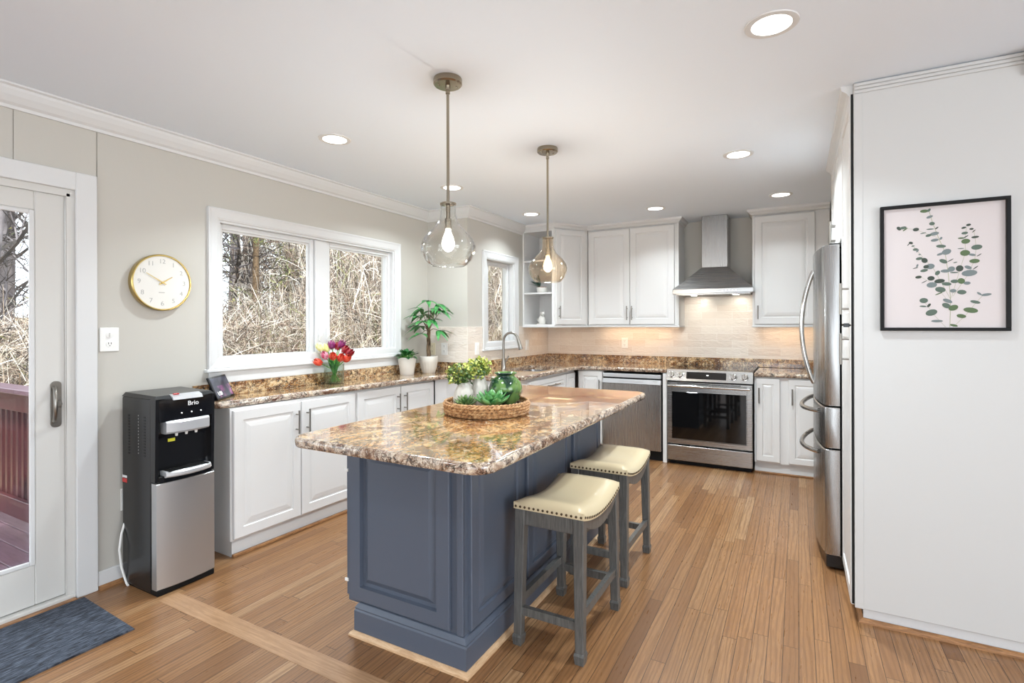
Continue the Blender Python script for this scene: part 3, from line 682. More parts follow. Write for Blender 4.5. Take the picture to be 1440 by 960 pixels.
# =================================================================== slide-in range
rg = thing('range', 'stainless steel slide in electric range with dark oven window', 'stove', (-1.121, 5.175, 0)); WR = .763
bm = new(); box(bm, .004, WR - .004, .03, .66, .03, .905); obj('body', bm, 'black_matte', rg)
bm = new(); box(bm, .0, WR, .05, .672, .905, .922, .004, 2); obj('cooktop', bm, 'black_glass', rg)
bm = new(); box(bm, .004, WR - .004, 0, .03, .045, .192, .006, 2); obj('drawer', bm, 'steel', rg)
bm = new(); rings_panel(bm, .004, WR - .004, .205, .80, [(0, .03), (0, .004), (.004, 0), (.044, 0), (.046, .003), (.047, .006)]); od = obj('oven_door', bm, 'steel', rg)
bm = new(); box(bm, .052, WR - .055, .0005, .008, .255, .705, .002); obj('oven_window', bm, 'black_glass', od)
bm = new(); cyl(bm, (.02, -.045, .765), (WR - .02, -.045, .765), .012, 16)
for x in (.04, WR - .04): tube(bm, [(x, .002, .765), (x, -.045, .765)], .010, 10)
obj('handle', bm, 'chrome', od, True)
bm = new(); box(bm, .1, WR - .1, -.001, .002, .783, .789); obj('vent_slot', bm, 'black_matte', od)
bm = new(); hexa(bm, [(.0, -.008, .812), (WR, -.008, .812), (WR, .06, .812), (.0, .06, .812)], [(.0, .022, .915), (WR, .022, .915), (WR, .06, .922), (.0, .06, .922)]); cp = obj('control_panel', bm, 'steel', rg)
def on_panel(z): return -.008 + (z - .812) / .103 * .03
bm = new(); hexa(bm, [(.178, on_panel(.823) - .003, .823), (.545, on_panel(.823) - .003, .823), (.545, .05, .823), (.178, .05, .823)], [(.178, on_panel(.902) - .003, .902), (.545, on_panel(.902) - .003, .902), (.545, .05, .902), (.178, .05, .902)]); fr_ = obj('display_frame', bm, 'chrome', cp)
bm = new(); hexa(bm, [(.184, on_panel(.835) - .0045, .835), (.539, on_panel(.835) - .0045, .835), (.539, .05, .835), (.184, .05, .835)], [(.184, on_panel(.899) - .0045, .899), (.539, on_panel(.899) - .0045, .899), (.539, .05, .899), (.184, .05, .899)]); obj('display', bm, 'black_glass', cp)
bm = new(); hexa(bm, [(.365, on_panel(.868) - .0055, .868), (.385, on_panel(.868) - .0055, .868), (.385, .03, .868), (.365, .03, .868)], [(.365, on_panel(.876) - .0055, .876), (.385, on_panel(.876) - .0055, .876), (.385, .03, .876), (.365, .03, .876)]); obj('clock_digits', bm, 'led_white', cp)
for x in (.048, .128, .600, .695):
    z = .866; y = on_panel(z); d = Vector((0, -1, .29)).normalized(); p = Vector((x, y, z))
    bm = new(); tube(bm, [p, p + d * .004, p + d * .006], [.033, .033, .029], 28)
    tube(bm, [p + d * .004, p + d * .022, p + d * .026], [.026, .024, .021], 28)
    kn = obj('knob', bm, 'chrome', cp, True)
    bm = new(); q = p + d * .026; box(bm, q.x - .003, q.x + .003, q.y - .004, q.y + .004, q.z - .017, q.z + .019, .001); obj('knob_grip', bm, 'nickel', kn)
bm = new(); box(bm, .02, WR - .02, .06, .6, .0, .04); obj('toe_kick', bm, 'black_matte', rg)

# =================================================================== range hood
hd_ = thing('range_hood', 'stainless steel chimney range hood above the range', 'range hood', (-.735, 0, 0))
y0, y1 = 5.375, YB - .008
bm = new(); box(bm, -.371, .371, y0, y1 - .003, 1.655, 1.700, .003)
hexa(bm, [(-.369, y0 + .004, 1.700), (.369, y0 + .004, 1.700), (.369, y1, 1.700), (-.369, y1, 1.700)], [(-.125, 5.585, 1.925), (.125, 5.585, 1.925), (.125, y1, 1.925), (-.125, y1, 1.925)]); obj('canopy', bm, 'steel', hd_)
bm = new(); box(bm, -.122, .122, 5.59, y1, 1.925, ZC - .002, .003); obj('chimney', bm, 'steel_vertical', hd_)
bm = new(); box(bm, -.34, .34, y0 + .03, y1 - .03, 1.648, 1.656)
for k in range(34): box(bm, -.335 + k * .02, -.325 + k * .02, y0 + .035, y1 - .05, 1.642, 1.649)
obj('grease_filter', bm, 'steel', hd_)
bm = new()
for k in range(5): cyl(bm, (.10 + k * .03, y0 + .001, 1.678), (.10 + k * .03, y0 - .003, 1.678), .006, 12)
obj('button', bm, 'chrome', hd_, True)
for x in (-.19, .205):
    bm = new(); cyl(bm, (x, y0 + .17, 1.646), (x, y0 + .17, 1.639), .03, 20); l = obj('lamp', bm, 'lamp_white', hd_)
    d = bpy.data.lights.new('hood_spot', 'SPOT'); d.energy = 7; d.spot_size = R_(100); d.spot_blend = 1.0; d.shadow_soft_size = .02; d.color = (1, .93, .8)
    so = bpy.data.objects.new('hood_spot', d); COL.objects.link(so); so.parent = hd_; so.location = (x, y0 + .17, 1.635); so.rotation_euler = Vector((0, .8, -.6)).to_track_quat('-Z', 'Y').to_euler()

# =================================================================== refrigerator (front faces the aisle, -x)
fg = thing('refrigerator', 'stainless steel french door refrigerator with two freezer drawers', 'refrigerator', (0, 0, 0))
FY0, FY1, XF = 3.362, 4.270, .125
bm = new(); box(bm, .205, .92, FY0 + .004, FY1 - .004, .03, 1.775, .004); obj('cabinet_body', bm, 'black_plastic', fg)
def bowed(name, ya, yb, z0, z1, y_mid, half, bow=.04, m='steel_vertical', parent=fg):
    bm = new(); n = 14; vs = []
    pr = []
    for k in range(n + 1):
        y = ya + (yb - ya) * k / n; u = (y - y_mid) / half; x = XF - bow * (1 - u * u)
        e = min(k, n - k)
        pr.append((x, y))
    # round the outer corners
    pr = [(.20, ya), (pr[0][0] + .018, ya)] + [(pr[0][0] + .004, ya + .006)] + pr[1:-1] + [(pr[-1][0] + .004, yb - .006), (pr[-1][0] + .018, yb), (.20, yb)]
    loops = []
    for z, ins in ((z0, .006), (z0 + .006, 0), (z1 - .006, 0), (z1, .006)):
        loops.append([bm.verts.new((min(x + ins, .20), y, z)) for x, y in pr])
    for a, b in zip(loops, loops[1:]):
        for k in range(len(pr)): bm.faces.new((a[k], a[(k + 1) % len(pr)], b[(k + 1) % len(pr)], b[k]))
    bm.faces.new(loops[0][::-1]); bm.faces.new(loops[-1]); return obj(name, bm, m, parent, True, angle=30)
YM = (FY0 + FY1) / 2; HF = (FY1 - FY0) / 2
d1 = bowed('door', FY0, YM - .003, .905, 1.79, YM, HF); d2 = bowed('door', YM + .003, FY1, .905, 1.79, YM, HF)
f1 = bowed('drawer', FY0, FY1, .672, .895, YM, HF); f2 = bowed('drawer', FY0, FY1, .085, .662, YM, HF)
for dd_, yy in ((d1, YM - .045), (d2, YM + .045)):
    bm = new(); pts = []
    for k in range(21):
        q = k / 20; z = .985 + .70 * q; pts.append((.088 - .068 * math.sin(PI * q) ** .8, yy, z))
    tube(bm, pts, .0135, 12); obj('handle', bm, 'chrome', dd_, True)
for fr2, z in ((f1, .862), (f2, .628)):
    bm = new(); pts = []
    for k in range(21):
        q = k / 20; a = q * PI; pts.append((.105 - .085 * math.sin(a) ** .7, FY0 + .10 + (FY1 - FY0 - .20) * q, z - .02 * math.sin(a)))
    tube(bm, pts, .0135, 12); obj('handle', bm, 'steel', fr2, True)
bm = new(); box(bm, .135, .9, FY0 + .01, FY1 - .01, .012, .082, .004); obj('kick_grille', bm, 'black_plastic', fg)
for ya in (FY0 + .008, FY1 - .10):
    bm = new(); box(bm, .15, .24, ya, ya + .092, 1.776, 1.80, .01, 2); obj('hinge_cover', bm, 'black_plastic', fg)
for y in (FY0 + .06, FY1 - .06):
    for x in (.2, .85): bm = new(); cyl(bm, (x, y, 0), (x, y, .02), .02, 12); obj('foot', bm, 'black_plastic', fg)

# =================================================================== island
isl = thing('kitchen_island', 'slate blue kitchen island with panelled sides and granite top', 'island')
IX0, IX1, IY0, IY1 = -1.765, -1.145, 1.70, 3.27
bm = new(); box(bm, IX0, IX1, IY0, IY1, .13, .869); box(bm, -1.685, IX1 - .001, IY0 + .001, IY1, 0, .13); obj('base', bm, 'island_paint', isl)
bm = new(); BP = [(0, 0), (.022, 0), (.022, .105), (.018, .112), (.02, .118), (.014, .128), (.008, .136), (0, .14)]
sweep(bm, [(-1.69, IY1), (-1.69, IY0), (IX1, IY0), (IX1, IY1)], BP); obj('base_moulding', bm, 'island_paint', isl)
bm = new(); sweep(bm, [(-1.712, IY1), (-1.712, IY0 - .022), (IX1 + .022, IY0 - .022), (IX1 + .022, IY1)], [(0, 0), (.018, 0), (.017, .008), (.012, .015), (.004, .02), (0, .02)]); obj('shoe_moulding', bm, 'pale_oak_trim', isl)
# end panel facing the camera: a wide raised panel, stile strip at the right corner
bm = new(); rings_panel(bm, -1.742, -1.205, .15, .868, [(0, IY0 + .0), (0, IY0 - .016), (.004, IY0 - .02), (.062, IY0 - .02), (.064, IY0 - .001), (.080, IY0 - .001), (.104, IY0 - .015), (.108, IY0 - .015)]); obj('end_panel', bm, 'island_paint', isl)
bm = new(); box(bm, -1.175, IX1 + .0, IY0 - .012, IY0, .14, .868, .003); obj('corner_stile', bm, 'island_paint', isl)
# seating side: three raised panels
def isl_side(y0, y1):
    bm = new(); raised(bm, 0, y1 - y0, .15, .868, 0, .018, .05, .03); return obj('side_panel', bm, 'island_paint', isl, loc=(IX1 + .018, y0, 0), rotz=R_(90))
for a, b in ((1.725, 2.165), (2.215, 2.745), (2.80, 3.255)): isl_side(a, b)
# working side: doors
for a, b in ((1.705, 2.22), (2.225, 2.745), (2.75, 3.265)):
    bm = new(); raised(bm, 0, b - a, .15, .86, 0, .02, .055, .03); d = obj('door', bm, 'island_paint', isl, loc=(IX0 - .02, b, 0), rotz=R_(-90)); bar_handle(d, .05 if a < 2 else (b - a - .05), .66, .80, 0)
for z in (.21, .70): bm = new(); box(bm, IX0 - .024, IX0 - .004, IY0 - .002, IY0 + .004, z, z + .012); obj('hinge', bm, 'white_plastic', isl)
slab('stone_top', rrect(-1.805, -.868, 1.402, 3.455, .085, 8), .869, .91, ('granite_island', 'granite_edge'), isl)

# =================================================================== bar stools
def make_stool():
    st = thing('counter_stool', 'near grey wooden counter stool with nailhead trimmed cream saddle seat', 'stool', (-.907, 2.195, 0), 0, 'saddle stools at the island')
    hx, hy, zt = .152, .232, .585; fx, fy = .160, .249
    def sad(v): return .040 * (abs(v) ** 2.0)          # the ends of the saddle rise
    # seat cushion
    bm = new(); nx, ny = 10, 22; grid = []
    for j in range(ny + 1):
        v = -1 + 2 * j / ny; row = []
        for i in range(nx + 1):
            u = -1 + 2 * i / nx; ex = max(abs(u), 0); puff = (1 - abs(u) ** 6) * (1 - abs(v) ** 8)
            row.append(bm.verts.new((u * (hx + .006), v * (hy + .006), zt + .006 - .04 + sad(v) + .012 + .034 * puff ** .6)))
        grid.append(row)
    for j in range(ny):
        for i in range(nx): bm.faces.new((grid[j][i], grid[j][i + 1], grid[j + 1][i + 1], grid[j + 1][i]))
    rim = [grid[0][i] for i in range(nx + 1)] + [grid[j][nx] for j in range(1, ny + 1)] + [grid[ny][i] for i in range(nx - 1, -1, -1)] + [grid[j][0] for j in range(ny - 1, 0, -1)]
    low = [bm.verts.new((q.co.x, q.co.y, q.co.z - .028)) for q in rim]
    for k in range(len(rim)): bm.faces.new((rim[k], low[k], low[(k + 1) % len(rim)], rim[(k + 1) % len(rim)]))
    bm.faces.new(low)
    seat = obj('seat', bm, 'leather', st, True, angle=60)
    # nailheads along the lower edge of the leather
    bm = new()
    def nail(x, y, z, d):
        bmesh.ops.create_icosphere(bm, subdivisions=1, radius=.0062, matrix=Matrix.Translation((x, y, z)) @ Matrix.Diagonal((.45 if d == 'x' else 1, .45 if d == 'y' else 1, 1, 1)))
    for s in (-1, 1):
        for k in range(15):
            nail((-1 + 2 * k / 14) * hx * .97, s * (hy + .007), zt + .006 - .04 + .04 + .012 - .017, 'y')
        for k in range(22):
            v = -1 + 2 * (k + .5) / 22; nail(s * (hx + .007), v * hy * .99, zt + .006 - .04 + sad(v) + .012 - .017, 'x')
    obj('nailhead_trim', bm, 'dark_nail', seat, True)
    # aprons
    def apron_side(s):
        bm = new(); n = 16; a = []; b = []
        for k in range(n + 1):
            v = -1 + 2 * k / n; y = v * (hy - .03); top = zt - .052 + sad(v) + .012; bot = zt - .075 + .028 * abs(v) ** 2 - .03 * (1 - v * v) ** 1.0 - .0
            for lst, x in ((a, s * hx), (b, s * (hx - .022))): lst.append((bm.verts.new((x, y, top)), bm.verts.new((x, y, bot))))
        for k in range(n):
            bm.faces.new((a[k][0], a[k + 1][0], a[k + 1][1], a[k][1])); bm.faces.new((b[k][0], b[k][1], b[k + 1][1], b[k + 1][0]))
            bm.faces.new((a[k][0], b[k][0], b[k + 1][0], a[k + 1][0])); bm.faces.new((a[k][1], a[k + 1][1], b[k + 1][1], b[k][1]))
        return obj('apron', bm, 'grey_wood', st)
    apron_side(-1); apron_side(1)
    for s in (-1, 1):
        bm = new(); ya, yb = sorted((s * hy, s * (hy - .022))); box(bm, -hx + .03, hx - .03, ya, yb, zt - .075, zt - .006, .002); obj('apron', bm, 'grey_wood', st)
    # legs, slightly splayed and tapered, with a small carved foot
    for sx in (-1, 1):
        for sy in (-1, 1):
            bm = new(); w0, w1_ = .046, .036
            def sq(cx, cy, z, w): return [(cx - w / 2, cy - w / 2, z), (cx + w / 2, cy - w / 2, z), (cx + w / 2, cy + w / 2, z), (cx - w / 2, cy + w / 2, z)]
            tx, ty = sx * (hx - w0 / 2 + .003), sy * (hy - w0 / 2 + .003); bx, by = sx * (fx - .02), sy * (fy - .02)
            def at(z): q = 1 - z / zt; return tx + (bx - tx) * q, ty + (by - ty) * q
            hexa(bm, sq(*at(.045), .045, w1_), sq(tx, ty, zt - .004, w0))
            es = [e for e in bm.edges if abs(e.verts[0].co.z - e.verts[1].co.z) > .2]; bmesh.ops.bevel(bm, geom=es, offset=.003, segments=1, affect='EDGES', profile=.5)
            lg = obj('leg', bm, 'grey_wood', st)
            bm = new(); hexa(bm, sq(*at(0), 0, w1_), sq(*at(.035), .035, w1_ + .008)); hexa(bm, sq(*at(.035), .035, w1_ + .008), sq(*at(.048), .0455, w1_ + .002)); obj('foot', bm, 'grey_wood', lg)
    def rail(p, q, z, w=.022, h_=.034):
        bm = new(); a = Vector((*p, z)); b = Vector((*q, z)); d = (b - a).normalized(); s_ = Vector((-d.y, d.x, 0)) * w / 2; u = Vector((0, 0, h_ / 2))
        hexa(bm, [a - s_ - u, b - s_ - u, b + s_ - u, a + s_ - u], [a - s_ + u, b - s_ + u, b + s_ + u, a + s_ + u]); obj('stretcher', bm, 'grey_wood', st)
    X_ = fx - .022; Y_ = fy - .024
    rail((-X_, -Y_), (X_, -Y_), .145); rail((-X_, Y_), (X_, Y_), .145); rail((-X_, -Y_), (-X_, Y_), .185); rail((X_, -Y_), (X_, Y_), .185)
    return st
st1 = make_stool(); dup(st1, (-.932, 2.885, 0), 0, 'far grey wooden counter stool with cream saddle seat, nearer the range')

# =================================================================== water cooler (front faces +x)
wc = thing('water_cooler', 'black and stainless steel bottom load water cooler beside the white cabinets', 'water cooler', (-2.795, 1.43, 0), R_(90)); CW = .300
def front_curve(bow, y0, n=10, w=CW): return [(w * k / n, y0 - bow * (1 - (2 * k / n - 1) ** 2)) for k in range(n + 1)]
def bow_panel(name, x0, x1, z0, z1, y0, bow, back, m, parent=wc, top_tilt=0., n=12, ins=.004):
    bm = new(); loops = []
    for z, dz in ((z0, ins), (z0 + ins, 0), (z1 - ins, 0), (z1, ins)):
        tl = top_tilt * (z - z0) / (z1 - z0)
        loops.append([bm.verts.new((x0 + (x1 - x0) * k / n, y0 + tl + dz - bow * (1 - (2 * k / n - 1) ** 2), z)) for k in range(n + 1)] + [bm.verts.new((x1, back, z)), bm.verts.new((x0, back, z))])
    L = n + 3
    for a, b in zip(loops, loops[1:]):
        for k in range(L): bm.faces.new((a[k], a[(k + 1) % L], b[(k + 1) % L], b[k]))
    bm.faces.new(loops[0][::-1]); bm.faces.new(loops[-1]); return obj(name, bm, m, parent, True, angle=35)
bm = new(); box(bm, 0, CW, .055, .335, .008, .985, .008, 2)
hexa(bm, [(0, .02, .57), (.016, .02, .57), (.016, .06, .57), (0, .06, .57)], [(0, .012, .985), (.016, .012, .985), (.016, .06, .985), (0, .06, .985)])
hexa(bm, [(CW - .016, .02, .57), (CW, .02, .57), (CW, .06, .57), (CW - .016, .06, .57)], [(CW - .016, .012, .985), (CW, .012, .985), (CW, .06, .985), (CW - .016, .06, .985)])
body = obj('body', bm, 'black_plastic', wc)
bm = new(); hexa(bm, [(0, .012, .985), (CW, .012, .985), (CW, .335, .985), (0, .335, .985)], [(.01, .03, 1.0), (CW - .01, .03, 1.0), (CW - .01, .32, 1.006), (.01, .32, 1.006)]); obj('top_cover', bm, 'black_plastic', wc)
M['satin_steel'] = mat('satin_steel', srgb(190, 190, 191), .42, .85)
bow_panel('lower_door', .003, CW - .003, .03, .562, .012, .016, .056, 'satin_steel')
bm = new(); box(bm, .004, CW - .004, .01, .30, 0, .03, .004); obj('base', bm, 'black_matte', wc)
up = bow_panel('upper_panel', .016, CW - .016, .868, .985, .010, .010, .06, 'black_gloss', top_tilt=.004)
bow_panel('dispenser_hood', .045, CW - .035, .806, .872, .000, .016, .06, 'silver_plastic', ins=.01)
bm = new(); n = 10; lo = []; 
for z, dep in ((.60, .045), (.66, .060), (.74, .058), (.81, .045)):
    lo.append([bm.verts.new((.016 + (CW - .032) * k / n, dep + .01 * (1 - (2 * k / n - 1) ** 2), z)) for k in range(n + 1)])
for a, b in zip(lo, lo[1:]):
    for k in range(n): bm.faces.new((a[k], a[k + 1], b[k + 1], b[k]))
r = bmesh.ops.extrude_face_region(bm, geom=bm.faces[:]); bmesh.ops.translate(bm, verts=[v for v in r['geom'] if isinstance(v, bmesh.types.BMVert)], vec=(0, .01, 0))
obj('niche_back', bm, 'black_gloss', wc, True, angle=60)
bow_panel('upper_lip', .016, CW - .016, .562, .596, .014, .012, .08, 'black_gloss')
tray = bow_panel('drip_tray', .04, CW - .03, .588, .618, -.006, .026, .05, 'silver_plastic', ins=.008)
bm = new()
for k in range(12):
    x = .055 + k * .0175; box(bm, x, x + .007, -.012, .045, .617, .621)
for k in range(4): box(bm, .05, CW - .045, -.010 + k * .015, -.006 + k * .015, .617, .6205)
obj('grille', bm, 'black_matte', tray)
for k, x in enumerate((.105, .155, .205)):
    bm = new(); cyl(bm, (x, .022, .806), (x, .022, .788), .008, 14, .006); obj('spout', bm, 'white_plastic', wc, True)
    bm = new(); hexa(bm, [(x - .028, -.004, .976), (x + .022, -.004, .976), (x + .022, .03, .982), (x - .028, .03, .982)], [(x - .028, .004, .992), (x + .022, .004, .992), (x + .022, .034, 1.003), (x - .028, .034, 1.003)]); kb = obj('button', bm, 'silver_plastic', wc)
    if k == 0:
        bm = new(); box(bm, x - .012, x + .014, .020, .036, 1.000, 1.006, .001); obj('child_lock', bm, 'red_plastic', kb)
    bm = new(); q = x + .015; yy = .012 - .0105 * (1 - (2 * (q - .016) / (CW - .032) - 1) ** 2) ; cyl(bm, (q, yy + .004, .905), (q, yy - .003, .905), .003, 10); obj('indicator_light', bm, 'led_white', up)
text_mesh('logo', 'Brio', .033, 'white_ink', up, (.178, -.0008, .950), (R_(90), 0, 0), .0012)
bm = new(); box(bm, .077, .112, .0475, .050, .758, .774); obj('warning_label', bm, 'yellow_label', wc)
bm = new()
for k in range(13): box(bm, -.0008, .001, .170, .173, .700 + k * .016, .706 + k * .016)
obj('vent_holes', bm, 'grey_ink', body)
bm = new()
for j in (.105, .115, .255, .265):
    for k in range(14): box(bm, -.0006, .001, j, j + .004, .690 + k * .015, .699 + k * .015)
obj('vent_slots', bm, 'black_matte', body)
bm = new(); box(bm, -.0008, .001, .285, .330, .560, .572); obj('side_label', bm, 'white_ink', body)
bm = new(); box(bm, -.0008, .001, .285, .330, .535, .556); obj('side_label', bm, 'red_plastic', body)
cd_ = new(); tube(cd_, [(-3.148, 1.462, .40), (-3.12, 1.45, .36), (-3.11, 1.418, .27), (-3.105, 1.405, .19), (-3.10, 1.412, .10), (-3.09, 1.425, .03), (-3.085, 1.428, .012), (-3.06, 1.424, .006)], .0055, 8)
tag(obj('power_cord', cd_, 'white_plastic', None, True), 'white power cord hanging beside the water cooler', 'cord')

# doormat
bm = new(); a = [(-3.118, 1.262), (-3.118, .18), (-2.602, .165), (-2.602, 1.238)]
hexa(bm, [(x, y, .0005) for x, y in a][::-1], [(x * .998 - .004, y * .995, .010) for x, y in a][::-1]); tag(obj('doormat', bm, 'mat_rubber'), 'dark blue grey ribbed doormat in front of the glass door', 'mat')
# =================================================================== sink and faucet
sk = thing('sink', 'stainless steel undermount sink set in the granite by the narrow window', 'sink', (-2.32, 4.71, .875))
bm = new(); a = rrect(-.215, .215, -.325, .325, .05, 5); b_ = rrect(-.195, .195, -.305, .305, .05, 5); c_ = rrect(-.18, .18, -.29, .29, .05, 5)
L0 = [bm.verts.new((x, y, 0)) for x, y in a]; L1 = [bm.verts.new((x, y, 0)) for x, y in b_]; L2 = [bm.verts.new((x, y, -.18)) for x, y in c_]
for p, q in ((L0, L1), (L1, L2)):
    for k in range(len(p)): bm.faces.new((p[k], p[(k + 1) % len(p)], q[(k + 1) % len(q)], q[k]))
bm.faces.new(L2); obj('basin', bm, 'steel', sk, True)
bm = new(); lathe(bm, [(0, -.176), (.03, -.176), (.042, -.178), (.045, -.18)], 24); obj('drain', bm, 'chrome', sk, True)
fc = thing('faucet', 'brushed nickel gooseneck kitchen faucet behind the sink', 'faucet', (-2.575, 4.53, .915), R_(8))
bm = new(); lathe(bm, [(0, 0), (.030, 0), (.030, .008), (.025, .014), (.024, .06), (.020, .075), (.017, .10), (0, .10)], 24); obj('base', bm, 'nickel', fc, True)
bm = new(); pts = [(0, 0, .09), (0, 0, .16), (0, 0, .245)]
for k in range(1, 15): a = PI - PI * k / 14 * .93; pts.append((.078 + .078 * math.cos(a), 0, .275 + .085 * math.sin(a)))
pts.insert(3, (0, 0, .27)); tube(bm, pts, .0125, 14); obj('neck', bm, 'nickel', fc, True)
e0 = Vector(pts[-1]); dn = (Vector(pts[-1]) - Vector(pts[-2])).normalized()
bm = new(); tube(bm, [e0 - dn * .005, e0 + dn * .02, e0 + dn * .07, e0 + dn * .10, e0 + dn * .104], [.013, .0165, .0185, .0225, .019], 16); obj('spray_head', bm, 'nickel', fc, True)
bm = new(); tube(bm, [(0, .02, .055), (0, .042, .058)], .013, 14); tube(bm, [(0, .036, .058), (.015, .055, .09), (.03, .06, .125)], [.008, .007, .008], 10); obj('lever', bm, 'nickel', fc, True)

# =================================================================== ceiling lights
def downlight(x, y, lab, i=[0]):
    dl = thing('recessed_light', lab, 'ceiling light', (x, y, ZC), 0, 'recessed ceiling lights')
    bm = new(); lathe(bm, [(.068, -.004), (.076, -.006), (.09, -.004), (.092, 0)], 40); obj('trim_ring', bm, 'trim_paint', dl, True)
    bm = new(); lathe(bm, [(0, -.003), (.06, -.0035), (.069, -.004)], 40); obj('diffuser', bm, 'lamp_white', dl, True)
    d = bpy.data.lights.new('downlight', 'AREA'); d.shape = 'DISK'; d.size = .13; d.energy = (4.5 if x > -.5 else 7) if y > 4.2 else 8 if y < 0 else 15 if x < -2 else 32 if y > 3 else 11; d.color = (.85, .95, 1); d.spread = R_(125 if y > 4.2 else 145 if y > 3 else 125)
    o = bpy.data.objects.new('downlight', d); COL.objects.link(o); o.parent = dl; o.location = (0, 0, -.012)
for x, y, lab in ((-.082, 2.13, 'round recessed ceiling light nearest the camera, above the right aisle'),
                  (-2.39, 2.20, 'round recessed ceiling light above the wide casement window side, left of the pendants'),
                  (-.335, 3.66, 'second recessed ceiling light above the right aisle, before the range'),
                  (-.125, 4.98, 'recessed ceiling light in front of the cabinet right of the hood'),
                  (-2.42, 3.43, 'recessed ceiling light seen behind the rod of the near pendant'),
                  (-2.32, 4.64, 'recessed ceiling light nearest the corner cabinet with open shelves'),
                  (-1.18, 4.99, 'recessed ceiling light in front of the cabinet left of the hood')):
    downlight(x, y, lab)

for x, y in ((-2.3, -.2), (-.2, -.2), (-2.3, -2.2), (-.2, -2.2), (2.2, -1.2)):  # extra ceiling lights out of view, added to brighten the room
    downlight(x, y, 'added fill light on the ceiling behind the camera, out of view')
# =================================================================== pendants
def pendant(loc, lab, bulb, glassm, watt, col):
    p = thing('pendant_light', lab, 'pendant light', loc, 0, 'glass pendants over the island')
    bm = new(); lathe(bm, [(0, 0), (.062, 0), (.064, -.004), (.064, -.024), (.058, -.03), (.012, -.031), (.010, -.05), (0, -.05)], 36)
    for a in (0.9, 4.04): bmesh.ops.create_icosphere(bm, subdivisions=1, radius=.005, matrix=Matrix.Translation((.04 * math.cos(a), .04 * math.sin(a), -.032)))
    obj('canopy', bm, 'bronze', p, True)
    bm = new(); tube(bm, [(0, 0, -.045), (0, 0, -.56)], .0065, 12); tube(bm, [(0, 0, -.056), (0, 0, -.066)], .010, 12); obj('rod', bm, 'bronze', p, True)
    bm = new(); lathe(bm, [(0, -.548), (.020, -.548), (.036, -.553), (.036, -.561), (.010, -.564), (.010, -.62), (.015, -.622), (.015, -.665), (0, -.668)], 24); obj('socket', bm, 'bronze', p, True)
    out = [(.034, -.560), (.035, -.60), (.040, -.628), (.056, -.655), (.088, -.685), (.112, -.715), (.122, -.745), (.118, -.775), (.104, -.803), (.086, -.824), (.076, -.831)]
    prof = out + [(r - .003, z - (.001 if k == 0 else -.001)) for k, (r, z) in enumerate(out[::-1])]
    bm = new(); lathe(bm, prof, 48); obj('glass_shade', bm, glassm, p, True, angle=180)
    bm = new(); lathe(bm, [(0, -.662), (.012, -.664), (.014, -.68), (.024, -.705), (.030, -.73), (.026, -.752), (.014, -.766), (0, -.770)], 24); bu = obj('bulb', bm, bulb, p, True, angle=180)
    d = bpy.data.lights.new('pendant_bulb', 'POINT'); d.energy = watt; d.color = col; d.shadow_soft_size = .03
    o = bpy.data.objects.new('pendant_bulb', d); COL.objects.link(o); o.parent = p; o.location = (0, 0, -.80)
pendant((-1.365, 1.905, ZC), 'clear glass teardrop pendant on a bronze rod over the near end of the island', 'bulb_glow_white', 'clear_glass', 12, (.86, .94, 1))
pendant((-1.362, 2.955, ZC), 'warm glowing glass teardrop pendant over the far end of the island', 'bulb_glow_warm', 'glow_tint_glass', 19, (.94, .94, .92))

# =================================================================== wall clock
ck = thing('wall_clock', 'round white faced wall clock with a thin brass rim', 'clock', (XL, 1.632, 1.597), R_(90))
bm = new(); lathe(bm, [(0, 0), (.155, 0), (.158, .01), (.158, .038), (.154, .042), (.149, .042), (.147, .034), (0, .034)], 64)
rotm = Matrix.Rotation(R_(90), 4, 'X')
bmesh.ops.transform(bm, matrix=rotm, verts=bm.verts); obj('rim', bm, 'brass', ck, True)
bm = new(); lathe(bm, [(0, .036), (.148, .036), (.148, .030), (0, .030)], 64); bmesh.ops.transform(bm, matrix=rotm, verts=bm.verts); fa = obj('dial', bm, 'white_ceramic', ck, True)
for k in range(1, 13):
    a = PI / 2 - k * PI / 6; text_mesh('numeral', str(k), .036, 'grey_ink', fa, (.118 * math.cos(a), -.0365, .118 * math.sin(a)), (R_(90), 0, 0), .0004)
bm = new(); box(bm, -.018, .012, -.0372, -.036, -.058, -.054); obj('maker_mark', bm, 'grey_ink', fa)
def hand(nm, ang, L, w, tail=.02):
    a = R_(90 - ang); d = Vector((math.cos(a), 0, math.sin(a))); s = Vector((-d.z, 0, d.x)); bm = new(); y = Vector((0, -.039 if L < .09 else -.041, 0))
    q = [y - d * tail - s * w, y + d * L - s * w * .5, y + d * L + s * w * .5, y - d * tail + s * w]
    hexa(bm, q, [v + Vector((0, -.0012, 0)) for v in q]); obj(nm, bm, 'brass', fa)
hand('hour_hand', 57, .062, .004); hand('minute_hand', 300, .098, .003)
bm = new(); cyl(bm, (0, -.036, 0), (0, -.044, 0), .006, 16); obj('hand_hub', bm, 'brass', fa, True)

